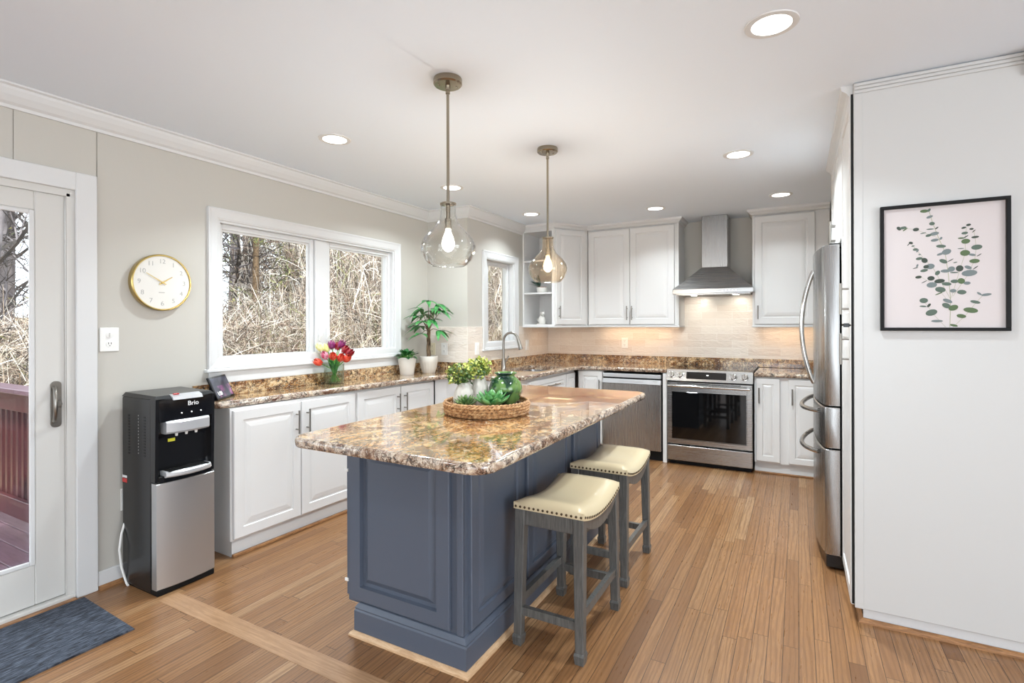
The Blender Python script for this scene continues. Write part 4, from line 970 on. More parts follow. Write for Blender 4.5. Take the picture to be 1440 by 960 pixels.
# =================================================================== outlets and switches
def plate(lab, loc, rz, m='white_plastic', kind='outlet', w=.072, h=.116):
    o = thing('wall_outlet' if kind != 'switch' else 'light_switch', lab, 'outlet' if kind != 'switch' else 'light switch', loc, rz)
    bm = new(); box(bm, -w / 2, w / 2, -.007, 0, -h / 2, h / 2, .003, 2); pl = obj('cover_plate', bm, m, o)
    if kind == 'switch':
        bm = new(); hexa(bm, [(-.016, -.007, -.033), (.016, -.007, -.033), (.016, -.004, -.033), (-.016, -.004, -.033)], [(-.016, -.012, .033), (.016, -.012, .033), (.016, -.004, .033), (-.016, -.004, .033)]); obj('rocker', bm, m, o)
    else:
        for s in (-1, 1):
            bm = new(); cyl(bm, (0, -.009, s * .024), (0, -.004, s * .024), .017, 20)
            if kind == 'timer' and s == 1:
                box(bm, -.004, .004, -.02, -.009, s * .024 - .011, s * .024 + .011, .001); obj('toggle', bm, m, o, True)
            else:
                rc = obj('receptacle', bm, m, o, True)
                bm = new()
                for x in (-.006, .006): box(bm, x - .0012, x + .0012, -.0096, -.0085, s * .024 - .001, s * .024 + .009)
                cyl(bm, (0, -.0096, s * .024 - .008), (0, -.0085, s * .024 - .008), .0024, 10); obj('slot', bm, 'black_matte', rc)
    return o
plate('white switch and outlet plate beside the door casing', (XL, 1.388, 1.284), R_(90), kind='timer', w=.088, h=.125)
plate('white outlet low on the wall behind the water cooler', (XL, 1.474, .43), R_(90))
plate('ivory outlet on the tile behind the money tree', (-3.105, YR - .007, 1.122), 0, 'ivory_plastic')
plate('white outlet on the tile right of the money tree', (-2.962, YR - .007, 1.125), 0)
plate('white rocker switch on the tile left of the narrow window', (XS + .007, 4.225, 1.125), R_(90), kind='switch')
plate('white rocker switch on the tile right of the narrow window', (XS + .007, 5.285, 1.122), R_(90), kind='switch')
plate('white outlet on the tile above the dishwasher', (-1.737, YB - .007, 1.14), 0)

# =================================================================== botanical print
pf = thing('framed_print', 'black framed eucalyptus print on the white pantry panel', 'picture', (.321, YP, 1.325)); FW, FH = .433, .546
bm = new(); e = .0135
for q in ((0, FW, 0, e), (0, FW, FH - e, FH)): box(bm, q[0], q[1], -.024, -.001, q[2], q[3], .001)
for q in ((0, e), (FW - e, FW)): box(bm, q[0], q[1], -.024, -.001, e, FH - e, .001)
obj('frame', bm, 'black_matte', pf)
M['print_paper'] = mat('print_paper', srgb(208, 199, 198), .6)
bm = new(); box(bm, e, FW - e, -.008, -.002, e, FH - e); pp = obj('paper', bm, 'print_paper', pf)
def pt(x, y):
    s = (x - 103) / 777; top = 122 - 60 * s; bot = 868 + 4 * s; tt = (bot - y) / (bot - top)
    return Vector((e + s * (FW - 2 * e), 0, e + tt * (FH - 2 * e)))
M['print_stem'] = mat('print_stem', srgb(156, 158, 122), .6)
for k, c in enumerate(((84, 100, 88), (112, 122, 122), (56, 66, 56), (82, 102, 66))): M['print_leaf_%d' % k] = mat('print_leaf', srgb(*c), .6)
bm = new()
for line, w in (([(540, 868), (545, 690), (530, 520), (510, 390), (470, 300), (430, 200), (410, 130)], 3.2), ([(545, 690), (440, 500), (375, 430), (320, 370), (285, 325)], 2.2), ([(470, 300), (380, 268), (320, 245), (225, 235)], 1.8),
                ([(550, 680), (610, 480), (640, 390), (635, 320), (645, 230)], 2), ([(560, 670), (650, 540), (695, 440), (705, 360), (690, 250)], 2), ([(515, 868), (430, 780), (400, 735), (370, 700)], 1.8), ([(560, 868), (640, 790), (700, 715), (750, 660)], 2), ([(520, 690), (480, 640), (430, 590), (350, 545)], 1.6)):
    for p, q in zip(line, line[1:]):
        a, b = pt(*p), pt(*q); d = (b - a).normalized(); s = Vector((-d.z, 0, d.x)) * w * .00029
        bm.faces.new([bm.verts.new(v + Vector((0, -.0083, 0))) for v in (a - s, b - s, b + s, a + s)])
obj('printed_stems', bm, 'print_stem', pp)
LV = [(378, 128, 56, 0, 20, 3), (408, 122, 30, 55, 14, 0), (412, 165, 44, 20, 16, 1), (427, 208, 36, 0, 22, 0), (415, 243, 48, 0, 8, 0), (458, 236, 26, 40, 8, 2), (443, 272, 58, 10, 22, 1), (405, 283, 40, 15, 16, 0), (445, 313, 50, 8, 18, 1), (485, 302, 24, 60, 12, 1), (485, 352, 62, -5, 20, 0), (520, 388, 60, 20, 34, 1), (480, 402, 46, 20, 14, 1), (500, 448, 54, -28, 24, 0), (545, 442, 44, 32, 5, 2),
      (208, 238, 36, -45, 20, 2), (236, 234, 46, 10, 18, 0), (250, 244, 40, 38, 8, 3), (322, 245, 40, 5, 22, 2), (370, 268, 40, 12, 6, 0), (288, 330, 28, -20, 16, 2), (272, 340, 26, 50, 5, 2), (302, 350, 22, 10, 8, 0), (318, 372, 34, 5, 16, 0), (332, 380, 28, 60, 10, 1), (346, 404, 18, 10, 8, 1), (343, 430, 44, 8, 18, 0), (378, 442, 38, 40, 34, 2), (330, 475, 26, 70, 10, 1), (318, 490, 36, 15, 5, 2), (415, 480, 56, 8, 34, 1), (388, 482, 36, 10, 22, 2), (375, 506, 50, 12, 18, 0), (338, 548, 42, 5, 18, 2),
      (420, 556, 46, 0, 28, 2), (376, 578, 42, 30, 5, 2), (462, 522, 40, 55, 22, 0), (425, 598, 66, 5, 34, 1), (475, 574, 66, 5, 26, 2), (520, 592, 60, -6, 22, 0), (480, 628, 66, -12, 34, 0), (470, 654, 52, 25, 7, 3), (512, 510, 60, 0, 20, 1), (550, 498, 46, 30, 32, 1), (602, 494, 46, -20, 38, 2), (568, 520, 52, 0, 8, 0), (575, 456, 26, 15, 6, 0), (655, 488, 46, -25, 20, 1), (662, 524, 94, 5, 38, 1), (570, 576, 50, 0, 22, 0), (612, 574, 46, -40, 34, 3), (648, 588, 42, 0, 20, 1), (615, 645, 56, -3, 28, 0), (560, 636, 40, 0, 22, 1),
      (628, 236, 30, 15, 12, 2), (658, 218, 30, 10, 14, 2), (676, 244, 26, 0, 12, 2), (690, 258, 30, 45, 5, 2), (634, 270, 40, 5, 16, 0), (612, 302, 40, 0, 10, 3), (640, 294, 40, 35, 6, 2), (640, 322, 54, 5, 30, 3), (698, 296, 46, 5, 14, 2), (610, 368, 40, 0, 5, 0), (636, 396, 60, 0, 36, 3), (708, 360, 66, 5, 30, 0), (680, 408, 44, -12, 14, 1), (722, 410, 36, 35, 5, 2), (694, 448, 62, 0, 26, 3), (700, 490, 40, 40, 5, 2),
      (526, 700, 62, -25, 22, 1), (518, 730, 56, -30, 30, 0), (562, 744, 62, 22, 34, 3), (372, 697, 54, 0, 32, 0), (368, 734, 46, -5, 10, 0), (406, 728, 34, 55, 14, 2), (422, 774, 76, 18, 38, 0), (458, 828, 74, 0, 16, 1), (612, 797, 58, -10, 24, 3), (670, 760, 88, -10, 32, 3), (698, 708, 62, -15, 18, 0), (722, 655, 34, -40, 12, 1), (765, 662, 62, 8, 16, 1), (565, 856, 50, -15, 14, 3)]
for sh in range(4):
    bm = new()
    for i, (cx, cy, L, a, w, s) in enumerate(LV):
        if s != sh: continue
        c0 = pt(cx, cy); ux = Vector((math.cos(R_(a)), 0, math.sin(R_(a)))); uy = Vector((-ux.z, 0, ux.x)); k_ = .000545 * .5
        ky = .00069 * .5
        vs = []
        for j in range(14):
            q = 2 * PI * j / 14; vs.append(bm.verts.new(c0 + ux * (math.cos(q) * L * k_) + uy * (math.sin(q) * w * ky) + Vector((0, -.0085 - i * 4e-6, 0))))
        bm.faces.new(vs)
    obj('printed_leaves', bm, 'print_leaf_%d' % sh, pp)

# =================================================================== smart display on the counter
tb = thing('smart_display', 'dark tablet like display showing purple flowers and the time beside the cooler', 'tablet', (-2.955, 1.845, .916), R_(125)); TW, TH = .235, .15
tilt = R_(-24)
def tl(o): o.rotation_euler = (tilt, 0, 0); return o
bm = new(); box(bm, 0, TW, 0, .012, .002, TH, .004, 2); scn = tl(obj('bezel', bm, 'black_gloss', tb))
M['screen'] = bpy.data.materials.new('screen'); M['screen'].use_nodes = True
t = NT(M['screen']); c = t.coord(); n = t.noise(c, 16, 3, .5, .4)
sp = t.n('ShaderNodeSeparateXYZ', i0=c)
fl = t.voro(t.mapping(c, (1, 0, 1), (0, 0, 0), (.02, 0, .01)), 17)
mask = t.math('MULTIPLY', t.ramp(fl, [(.3, g(1)), (.62, g(0))]), t.math('MULTIPLY', t.math('GREATER_THAN', sp.outputs[0], .05), t.math('LESS_THAN', sp.outputs[2], .088)))
cc = t.mix(mask, t.ramp(n, [(.3, srgb(44, 48, 66)), (.7, srgb(86, 88, 112))]), t.ramp(n, [(.35, srgb(110, 58, 120)), (.65, srgb(196, 130, 176))]))
t.out('Base Color', (0.01, .01, .01, 1)); t.out('Emission Color', cc); t.b.inputs['Emission Strength'].default_value = .8; t.b.inputs['Roughness'].default_value = .08
bm = new(); box(bm, .012, TW - .012, -.0006, .001, .016, TH - .012); obj('screen', bm, 'screen', scn)
text_mesh('clock_digits', '1:50', .034, 'led_white', scn, (.058, -.0016, .040), (R_(90), 0, 0), .0003)
bm = new(); hexa(bm, [(.03, .02, .0), (TW - .03, .02, .0), (TW - .03, .085, 0), (.03, .085, 0)], [(.03, .052, .088), (TW - .03, .052, .088), (TW - .03, .062, .088), (.03, .062, .088)]); obj('stand', bm, 'black_plastic', tb)

# =================================================================== tulips
CT = .915
vx, vy = -3.045, 2.79
tv = thing('glass_vase', 'clear glass cylinder vase with tulip stems on the counter', 'vase', (vx, vy, CT))
bm = new(); lathe(bm, [(0, 0), (.066, 0), (.071, .004), (.074, .15), (.0745, .152), (.071, .152), (.068, .012), (0, .012)], 36); obj('glass', bm, 'vase_glass', tv, True, angle=180)
bm = new(); lathe(bm, [(0, .013), (.0665, .013), (.0685, .075), (0, .075)], 36); obj('water', bm, 'water', tv, True, angle=60)
rnd = random.Random(4)
def tulip(base, tip, colr, lab, size=1.0):
    tp = thing('tulip', lab, 'flower', (vx + base[0], vy + base[1], CT + base[2]), 0, 'tulips in the glass vase')
    B0 = Vector(base); T0 = Vector(tip) - B0; midp = T0 * .55 + Vector((-T0.x * .18, -T0.y * .18, .015))
    bm = new(); tube(bm, [(0, 0, 0), T0 * .3 + Vector((-T0.x * .1, -T0.y * .1, 0)), midp, T0], [.003, .0032, .0032, .0034], 7); obj('stem', bm, 'stem_green', tp, True)
    ax = (T0 - midp).normalized(); q = Vector((0, 0, 1)).rotation_difference(ax).to_matrix().to_4x4()
    bm = new(); h_ = .052 * size; r_ = .0215 * size
    for k in range(6):
        a0 = k * PI / 3 + .3; inn = k % 2; rows = []
        for j in range(7):
            v = j / 6; rr = r_ * (math.sin(PI * min(.16 + v * .66, 1)) ** .8) * (.9 if inn else 1.0); wv_ = .62 * math.sin(PI * (.10 + v * .88)) ** .8
            rows.append([bm.verts.new((rr * math.cos(a0 + s * wv_), rr * math.sin(a0 + s * wv_), v * h_ * (1.04 if inn else 1))) for s in (-1, -.4, .4, 1)])
        for a, b in zip(rows, rows[1:]):
            for s in range(3): f = bm.faces.new((a[s], a[s + 1], b[s + 1], b[s])); f.smooth = True
    bmesh.ops.transform(bm, matrix=Matrix.Translation(T0) @ q, verts=bm.verts); obj('bloom', bm, colr, tp)
    bm = new(); d = Vector((T0.x, T0.y, 0)); d = d.normalized() if d.length > .005 else Vector((1, 0, 0)); d = Matrix.Rotation(rnd.uniform(-1.2, 1.2), 3, 'Z') @ d
    leaf(bm, T0 * .28, Vector((d.x * .32, d.y * .32, 1)), d, .13 * size, .026, .1, .3, 0, 6); obj('leaf', bm, 'leaf_green', tp)
# directions seen from the camera: right = (.877,.48), towards camera = (.48,-.877)
RV = Vector((.877, .48, 0)); TV = Vector((.48, -.877, 0))
def tl_(r, f, z): v = RV * r + TV * f; return (v.x, v.y, z)
TL = [(-.073, .015, .262, 'tulip_yellow', 'pale yellow tulip at the upper left of the bouquet'), (-.048, -.02, .250, 'tulip_yellow', 'small pale yellow tulip behind the pink striped tulip'),
      (-.065, .055, .165, 'tulip_red', 'red tulip hanging lowest at the left of the bouquet'), (-.032, .05, .205, 'tulip_pink', 'pink and white tulip at the front of the bouquet'),
      (.012, .055, .200, 'tulip_red', 'red tulip in the front middle of the bouquet'), (-.018, -.02, .272, 'tulip_purple', 'purple tulip at the upper middle, left of the tallest'),
      (.012, -.04, .262, 'tulip_maroon', 'small dark tulip between the two purple tulips'), (.043, .0, .280, 'tulip_purple', 'tallest purple tulip at the top of the bouquet'),
      (.068, .012, .243, 'tulip_maroon', 'dark maroon tulip right of the tallest purple tulip'), (.052, .05, .192, 'tulip_red', 'red tulip at the lower right of the bouquet'),
      (.095, .02, .225, 'tulip_maroon', 'deep red tulip at the upper right edge of the bouquet'), (.085, .045, .188, 'tulip_red', 'orange red tulip lowest at the right edge of the bouquet')]
for i, (r, f, z, m, lab) in enumerate(TL):
    b = tl_(-r * .42 + rnd.uniform(-.012, .012), -f * .5 + rnd.uniform(-.015, .01), .016)
    tulip(b, tl_(r * 1.08, f, z - .012), m, lab, 1.28)

# =================================================================== potted plants on the counter
p1x, p1y = -3.035, 3.61
pa = thing('potted_plant', 'small bushy green plant in a smooth white tapered pot', 'plant', (p1x, p1y, CT))
bm = new(); lathe(bm, [(0, 0), (.058, 0), (.061, .004), (.080, .150), (.0805, .154), (.074, .154), (.072, .135), (0, .135)], 36); obj('pot', bm, 'white_ceramic', pa, True)
bm = new(); lathe(bm, [(0, .141), (.072, .138)], 24); obj('soil', bm, 'soil', pa)
rnd = random.Random(8); bm = new(); bs = new()
for k in range(90):
    a = rnd.uniform(0, 2 * PI); el = rnd.uniform(.15, 1.1); L = rnd.uniform(.04, .085); d = Vector((math.cos(a) * math.cos(el), math.sin(a) * math.cos(el), math.sin(el)))
    e0 = Vector((0, 0, .14)) + d * L * .9; e0.x *= 1.15; e0.y *= 1.15
    tube(bs, [(d.x * .02, d.y * .02, .138), e0], .0012, 4, False)
    leaf(bm, e0, d + Vector((0, 0, -.15)), (0, 0, 1), rnd.uniform(.035, .055), rnd.uniform(.028, .038), .25, .2, 0, 4)
obj('foliage', bm, 'leaf_dark', pa); obj('stems', bs, 'stem_green', pa)
p2x, p2y = -2.955, 3.815
pb = thing('potted_tree', 'money tree with a braided trunk in a ribbed off white pot', 'plant', (p2x, p2y, CT))
rib = lambda a, z: 1 + (.03 * abs(math.sin(9 * a)) if z < .105 else 0)
bm = new(); lathe(bm, [(0, 0), (.052, 0), (.056, .003), (.070, .05), (.080, .10), (.083, .108), (.084, .152), (.081, .156), (.076, .152), (.074, .135), (0, .135)], 72, mod=rib); obj('pot', bm, 'stoneware', pb, True)
bm = new(); lathe(bm, [(0, .141), (.074, .138)], 24); obj('soil', bm, 'soil', pb)
bm = new()
for k in range(3):
    pts = []; rr = []
    for j in range(17):
        q = j / 16; a = q * 5.2 + k * 2 * PI / 3; pts.append((.011 * math.cos(a), .011 * math.sin(a), .135 + .26 * q)); rr.append(.0105 - .003 * q)
    tube(bm, pts, rr, 8)
obj('braided_trunk', bm, 'bark', pb, True)
bm = new(); bs = new(); rnd = random.Random(21)
TP = [(.0, .02, .67, .02), (-.09, .0, .60, -.5), (-.12, .03, .53, -.7), (.06, 0, .60, .5), (.125, .02, .64, .75), (.15, .0, .58, .9), (-.06, .05, .48, -.6), (.03, .04, .50, .4), (.12, .03, .40, .7), (-.07, .06, .37, -.5), (-.04, -.05, .55, -.2), (.02, -.06, .58, .3), (-.10, -.03, .44, -.6)]
for r, f, z, lean in TP:
    b = Vector(tl_(r * .78, f * .9, z - .01)); base = Vector((0, 0, .38))
    tube(bs, [base, base * .5 + b * .5 + Vector((0, 0, .02)), b], [.004, .003, .0022], 6, False)
    n_ = rnd.choice((4, 5, 5)); main = Vector(tl_(r, f, 0)); main = main.normalized() if main.length > .01 else Vector((0, 0, 1))
    for j in range(n_):
        a = (j - (n_ - 1) / 2) * .75 + rnd.uniform(-.15, .15); s = main.cross(Vector((0, 0, 1))); s = s.normalized() if s.length > .05 else Vector((1, 0, 0))
        d = main * math.cos(a) + s * math.sin(a) + Vector((0, 0, rnd.uniform(-.45, .2)))
        leaf(bm, b, d, (0, 0, 1), rnd.uniform(.11, .165), rnd.uniform(.042, .058), .3, .18, 0, 6, .9)
obj('foliage', bm, 'leaf_green', pb); obj('branches', bs, 'bark', pb)

# =================================================================== tray group on the island
IT = .91
TC = Vector((-1.385, 2.262, IT)); FV = Vector((-.48, .877, 0))
def on_tray(r, f, z=0): v = TC + RV * r + FV * f; return (v.x, v.y, v.z + z)
ty = thing('wicker_tray', 'round woven wicker tray on the kitchen island', 'tray', tuple(TC))
bm = new(); lathe(bm, [(0, .002), (.20, .002), (.20, .010), (0, .010)], 64); obj('bottom', bm, 'wicker', ty)
bm = new(); R0 = .205; N = 56
for lay in range(4):
    z = .010 + lay * .0135
    for k in range(N):
        a0 = 2 * PI * (k + .5 * (lay % 2)) / N; pts = []
        for j in range(5):
            q = j / 4; a = a0 + q * 2 * PI / N * 1.3; rr = R0 + .006 * lay * .3 + .0055 * math.sin(PI * q); pts.append((rr * math.cos(a), rr * math.sin(a), z + .010 * q - .003))
        tube(bm, pts, [.003, .0058, .0062, .0058, .003], 6)
obj('woven_side', bm, 'wicker', ty, True)
bm = new(); 
for ph in (0, PI):
    pts = [((R0 + .003 + .003 * math.cos(30 * 2 * PI * k / 240 + ph)) * math.cos(2 * PI * k / 240), (R0 + .003 + .003 * math.cos(30 * 2 * PI * k / 240 + ph)) * math.sin(2 * PI * k / 240), .062 + .003 * math.sin(30 * 2 * PI * k / 240 + ph)) for k in range(241)]
    tube(bm, pts, .005, 6)
obj('rim', bm, 'wicker', ty, True)
ZT = .011
def ribvase(name_label, r, f, h_, w, lean):
    v = thing('ribbed_vase', name_label, 'vase', on_tray(r, f, ZT))
    mod = lambda a, z: 1 + .035 * abs(math.sin(6 * a)); k = w / .105; s = h_ / .14
    bm = new(); lathe(bm, [(0, 0), (.036 * k, 0), (.043 * k, .008 * s), (.052 * k, .04 * s), (.0525 * k, .06 * s), (.047 * k, .09 * s), (.034 * k, .12 * s), (.026 * k, .137 * s), (.024 * k, .14 * s), (.02 * k, .137 * s), (.022 * k, .10 * s), (0, .10 * s)], 72, mod=mod)
    obj('vessel', bm, 'stoneware', v, True, angle=180); return v
ribvase('shorter ribbed white vase at the left of the wicker tray', -.118, .03, .140, .108, 0)
ribvase('taller ribbed white vase behind the shorter vase in the tray', -.042, .09, .172, .10, 0)
def greenery(label, r, f, z, cen, rad, n, mats, seed):
    gt = thing('greenery_sprig', label, 'plant', on_tray(r, f, ZT + z - .03)); rn = random.Random(seed); bm = new(); bs = new(); c0 = Vector(cen)
    for k in range(n):
        while True:
            q = Vector((rn.uniform(-1, 1), rn.uniform(-1, 1), rn.uniform(-1, 1)))
            if q.length < 1: break
        p = c0 + Vector((q.x * rad[0], q.y * rad[1], q.z * rad[2]))
        if k % 6 == 0: tube(bs, [(0, 0, 0), (p.x * .3, p.y * .3, p.z * .6), p], .0012, 4, False)
        for j in range(2):
            d = Vector((rn.uniform(-1, 1), rn.uniform(-1, 1), rn.uniform(-.4, 1))); leaf(bm, p, d, (rn.uniform(-1, 1), rn.uniform(-1, 1), 1), rn.uniform(.014, .022), rn.uniform(.011, .016), .1, .15, 0 if rn.random() < mats[1] + q.z * .25 else 1, 3)
    obj('foliage', bm, list(mats[0]), gt); obj('stems', bs, 'stem_green', gt)
greenery('olive green sprig with cream tips in the shorter white vase', -.118, .03, .14, tuple(RV * -.018 + Vector((0, 0, .072))), (.075, .075, .058), 300, (('leaf_yellow', 'leaf_olive'), .35), 3)
greenery('yellow green sprig in the taller white vase', -.042, .09, .172, tuple(RV * -.005 + Vector((0, 0, .062))), (.068, .068, .062), 300, (('leaf_yellow', 'leaf_olive'), .6), 5)
jr = thing('glazed_jar', 'round green glazed jar in the wicker tray', 'jar', on_tray(.095, .075, ZT))
bm = new(); lathe(bm, [(0, 0), (.050, 0), (.056, .006), (.070, .04), (.084, .085), (.087, .108), (.080, .135), (.060, .158), (.048, .166), (.046, .172), (.058, .182), (.060, .186), (.054, .187), (.043, .176), (.05, .15), (0, .10)], 56); obj('body', bm, 'green_glaze', jr, True, angle=180)
bm = new()
for a in (-2.1, -.3, 1.5, 3.3):
    bmesh.ops.create_icosphere(bm, subdivisions=2, radius=.012, matrix=Matrix.Translation((.076 * math.cos(a), .076 * math.sin(a), .138)) @ Matrix.Diagonal((.6, .6, 1.6, 1)))
obj('handle_lug', bm, 'green_glaze', jr, True)
def succulent(label, r, f, size, m, seed, n1=5):
    s_ = thing('succulent', label, 'plant', on_tray(r, f, ZT)); rn = random.Random(seed); bm = new()
    for ring, (cnt, el, L) in enumerate(((8, .35, 1.0), (7, .62, .88), (6, .95, .7), (4, 1.3, .45))):
        for k in range(cnt):
            a = 2 * PI * (k + .5 * (ring % 2)) / cnt + rn.uniform(-.1, .1); d = Vector((math.cos(a) * math.cos(el), math.sin(a) * math.cos(el), math.sin(el)))
            p0 = Vector((0, 0, .034 + .005 * ring)); wl = size * L; n = 6; w = wl * (.6 if 'larger' in label else .42); side = Vector((-math.sin(a), math.cos(a), 0)); nr = side.cross(d) * -1
            rows = []
            for j in range(n + 1):
                q = j / n; ww = w * .5 * (math.sin(PI * (q * .86 + .07)) ** .7 if j < n else .12) * (.45 + .75 * q if q < .7 else 1.0); th = ww * .35; c0 = p0 + d * wl * q + Vector((0, 0, wl * .18 * q * q))
                rows.append([bm.verts.new(c0 + side * ww), bm.verts.new(c0 + nr * th * .2 + Vector((0, 0, 0))), bm.verts.new(c0 - side * ww), bm.verts.new(c0 - nr * th)])
            for u, v in zip(rows, rows[1:]):
                for q in range(4): f_ = bm.faces.new((u[q], u[(q + 1) % 4], v[(q + 1) % 4], v[q])); f_.smooth = True
    obj('rosette', bm, m, s_)
    bm = new(); lathe(bm, [(0, 0), (.022, 0), (.024, .006), (.016, .036), (0, .04)], 20); obj('root_ball', bm, 'soil', s_)
succulent('small spiky dark green succulent at the front left of the tray', -.098, -.09, .068, 'leaf_succulent_dark', 2)
succulent('larger bright green succulent at the front of the tray', .030, -.075, .100, 'leaf_succulent', 6)
pcn = thing('pine_cone', 'small grey pine cone at the right side of the tray', 'pine cone', on_tray(.16, -.005, ZT + .002))
bm = new()
for k in range(60):
    a = k * 2.4; z = .045 * k / 60; r0 = .022 * math.sin(PI * (.18 + .78 * k / 60)); leaf(bm, (0, 0, z), (math.cos(a), math.sin(a), .5), (0, 0, 1), r0 + .006, .012, 0, .2, 0, 3)
lathe(bm, [(0, 0), (.010, .004), (.012, .02), (.006, .04), (0, .046)], 12); obj('scales', bm, 'bark', pcn)

# =================================================================== small things on the corner shelves
sp_ = thing('potted_plant', 'tiny dark leaved plant in a white bowl on the middle corner shelf', 'plant', (-2.515, 5.30, 1.706))
bm = new(); lathe(bm, [(0, 0), (.045, 0), (.06, .02), (.066, .06), (.062, .062), (.056, .055), (0, .052)], 32); obj('pot', bm, 'white_ceramic', sp_, True)
bm = new(); lathe(bm, [(0, .072), (.05, .068), (.058, .056)], 24); obj('soil', bm, 'terracotta', sp_, True)
bm = new(); rn = random.Random(3)
for k in range(26):
    a = rn.uniform(2.6, 5.0); el = rn.uniform(.35, 1.35); d = Vector((math.cos(a) * math.cos(el), math.sin(a) * math.cos(el), math.sin(el))); leaf(bm, (-.025, -.01, .065), d, (0, 0, 1), rn.uniform(.10, .16), .036, .08, .2, 0, 5)
obj('foliage', bm, 'leaf_bluegreen', sp_)
fg_ = thing('ceramic_figurine', 'white ceramic animal figurine on the bottom corner shelf', 'figurine', (-2.52, 5.31, 1.355))
bm = new(); box(bm, -.05, .05, -.04, .04, 0, .012, .004, 2)
lathe(bm, [(0, .01), (.035, .012), (.044, .04), (.036, .075), (.022, .095), (0, .10)], 24); bmesh.ops.create_icosphere(bm, subdivisions=3, radius=.026, matrix=Matrix.Translation((.012, -.012, .115)))
bmesh.ops.create_icosphere(bm, subdivisions=2, radius=.011, matrix=Matrix.Translation((.018, -.036, .11)) @ Matrix.Diagonal((1, 1.2, .9, 1)))
for s in (-1, 1): tube(bm, [(.012 + s * .014, -.012, .132), (.012 + s * .018, -.012, .150)], [.009, .003], 8)
tube(bm, [(-.03, .0, .03), (-.055, -.005, .045), (-.05, -.01, .07)], [.010, .008, .005], 8)
obj('figure', bm, 'white_ceramic', fg_, True, angle=60)
bm = new()
for s in (-1, 1): bmesh.ops.create_icosphere(bm, subdivisions=1, radius=.003, matrix=Matrix.Translation((.014 + s * .010, -.036, .12)))
obj('eyes', bm, 'black_matte', fg_)
od_ = thing('wire_ornament', 'grey geometric wire ornament on the top corner shelf', 'ornament', (-2.53, 5.30, 2.063))
bm = new(); a = [Vector((.055 * math.cos(k * 2 * PI / 5), .055 * math.sin(k * 2 * PI / 5), 0.0035)) for k in range(5)]; b = [Vector((.062 * math.cos((k + .5) * 2 * PI / 5), .062 * math.sin((k + .5) * 2 * PI / 5), .06)) for k in range(5)]; tp_ = Vector((0, 0, .125))
for k in range(5):
    for p, q in ((a[k], a[(k + 1) % 5]), (a[k], b[k]), (a[(k + 1) % 5], b[k]), (b[k], b[(k + 1) % 5]), (b[k], tp_)): tube(bm, [p, q], .003, 6)
obj('wire_frame', bm, 'silver_plastic', od_, True)
# =================================================================== outdoors: deck, railing, ground, woods
bm = new()
x = -6.2; y = -3.0
while y < 1.66:
    box(bm, x, XL - .16, y, y + .136, -.165, -.13, .004); y += .14
tag(obj('deck_floor', bm, 'deck_wood'), 'mauve painted deck boards outside the glass door', None, None, 'structure')
rl = thing('deck_railing', 'dark red wooden deck railing seen through the glass door', 'railing', (-3.4, 1.62, -.13))
bm = new(); box(bm, -2.8, .06, -.07, .07, 1.0, 1.038, .005); obj('cap_rail', bm, 'deck_wood', rl)
bm = new(); box(bm, -2.8, .06, -.035, .0, .87, 1.0, .004); obj('top_rail', bm, 'rail_wood', rl)
bm = new(); box(bm, -2.8, .06, -.035, .0, .10, .235, .004); obj('bottom_rail', bm, 'rail_wood', rl)
for px in (.01, -1.38, -2.76):
    bm = new(); box(bm, px - .045, px + .045, 0.0, .088, 0, 1.0, .004); obj('post', bm, 'rail_wood', rl)
b0 = None
for k in range(28):
    if b0 is None:
        bm = new(); box(bm, -.019, .019, 0, .036, .12, .98, .003); b0 = obj('baluster', bm, 'rail_wood', rl, loc=(-.1, 0, 0))
    else:
        c = b0.copy(); COL.objects.link(c); c.parent = rl; c.location = (-.1 - .096 * k, 0, 0)
leafmat('leaf_litter', srgb(150, 128, 98), srgb(206, 186, 152), .9, 3)
leafmat('lawn', srgb(92, 128, 62), srgb(150, 170, 96), .9, 6)
rn = random.Random(77)
V = []; F = []; NX, NY = 40, 60
def gz(x, y):
    d = max(0, -x - 6); return -.45 + d * .07 + .12 * math.sin(x * .9 + y * .6) * min(1, d)
for i in range(NX + 1):
    for j in range(NY + 1):
        x = -3.35 - 36 * (i / NX) ** 1.3; y = -14 + 60 * j / NY; V.append((x, y, gz(x, y)))
for i in range(NX):
    for j in range(NY): F.append((i * (NY + 1) + j, (i + 1) * (NY + 1) + j, (i + 1) * (NY + 1) + j + 1, i * (NY + 1) + j + 1))
tag(pyobj('ground', V, F, 'leaf_litter', None, None, True), 'leaf covered ground sloping up into the woods', None, None, 'structure')
# grass strip by the deck
V = []; F = []
for k in range(7000):
    x = rn.uniform(-7.5, -3.6); y = rn.uniform(1.75, 5.5); z = gz(x, y); a = rn.uniform(0, 6.3); h_ = rn.uniform(.05, .14); w = .006
    dx, dy = math.cos(a) * w, math.sin(a) * w; i0 = len(V)
    V += [(x - dx, y - dy, z), (x + dx, y + dy, z), (x + rn.uniform(-.05, .05), y + rn.uniform(-.05, .05), z + h_)]; F.append((i0, i0 + 1, i0 + 2))
tag(pyobj('grass', V, F, 'lawn'), 'short green grass below the deck railing', 'grass', None, 'stuff')

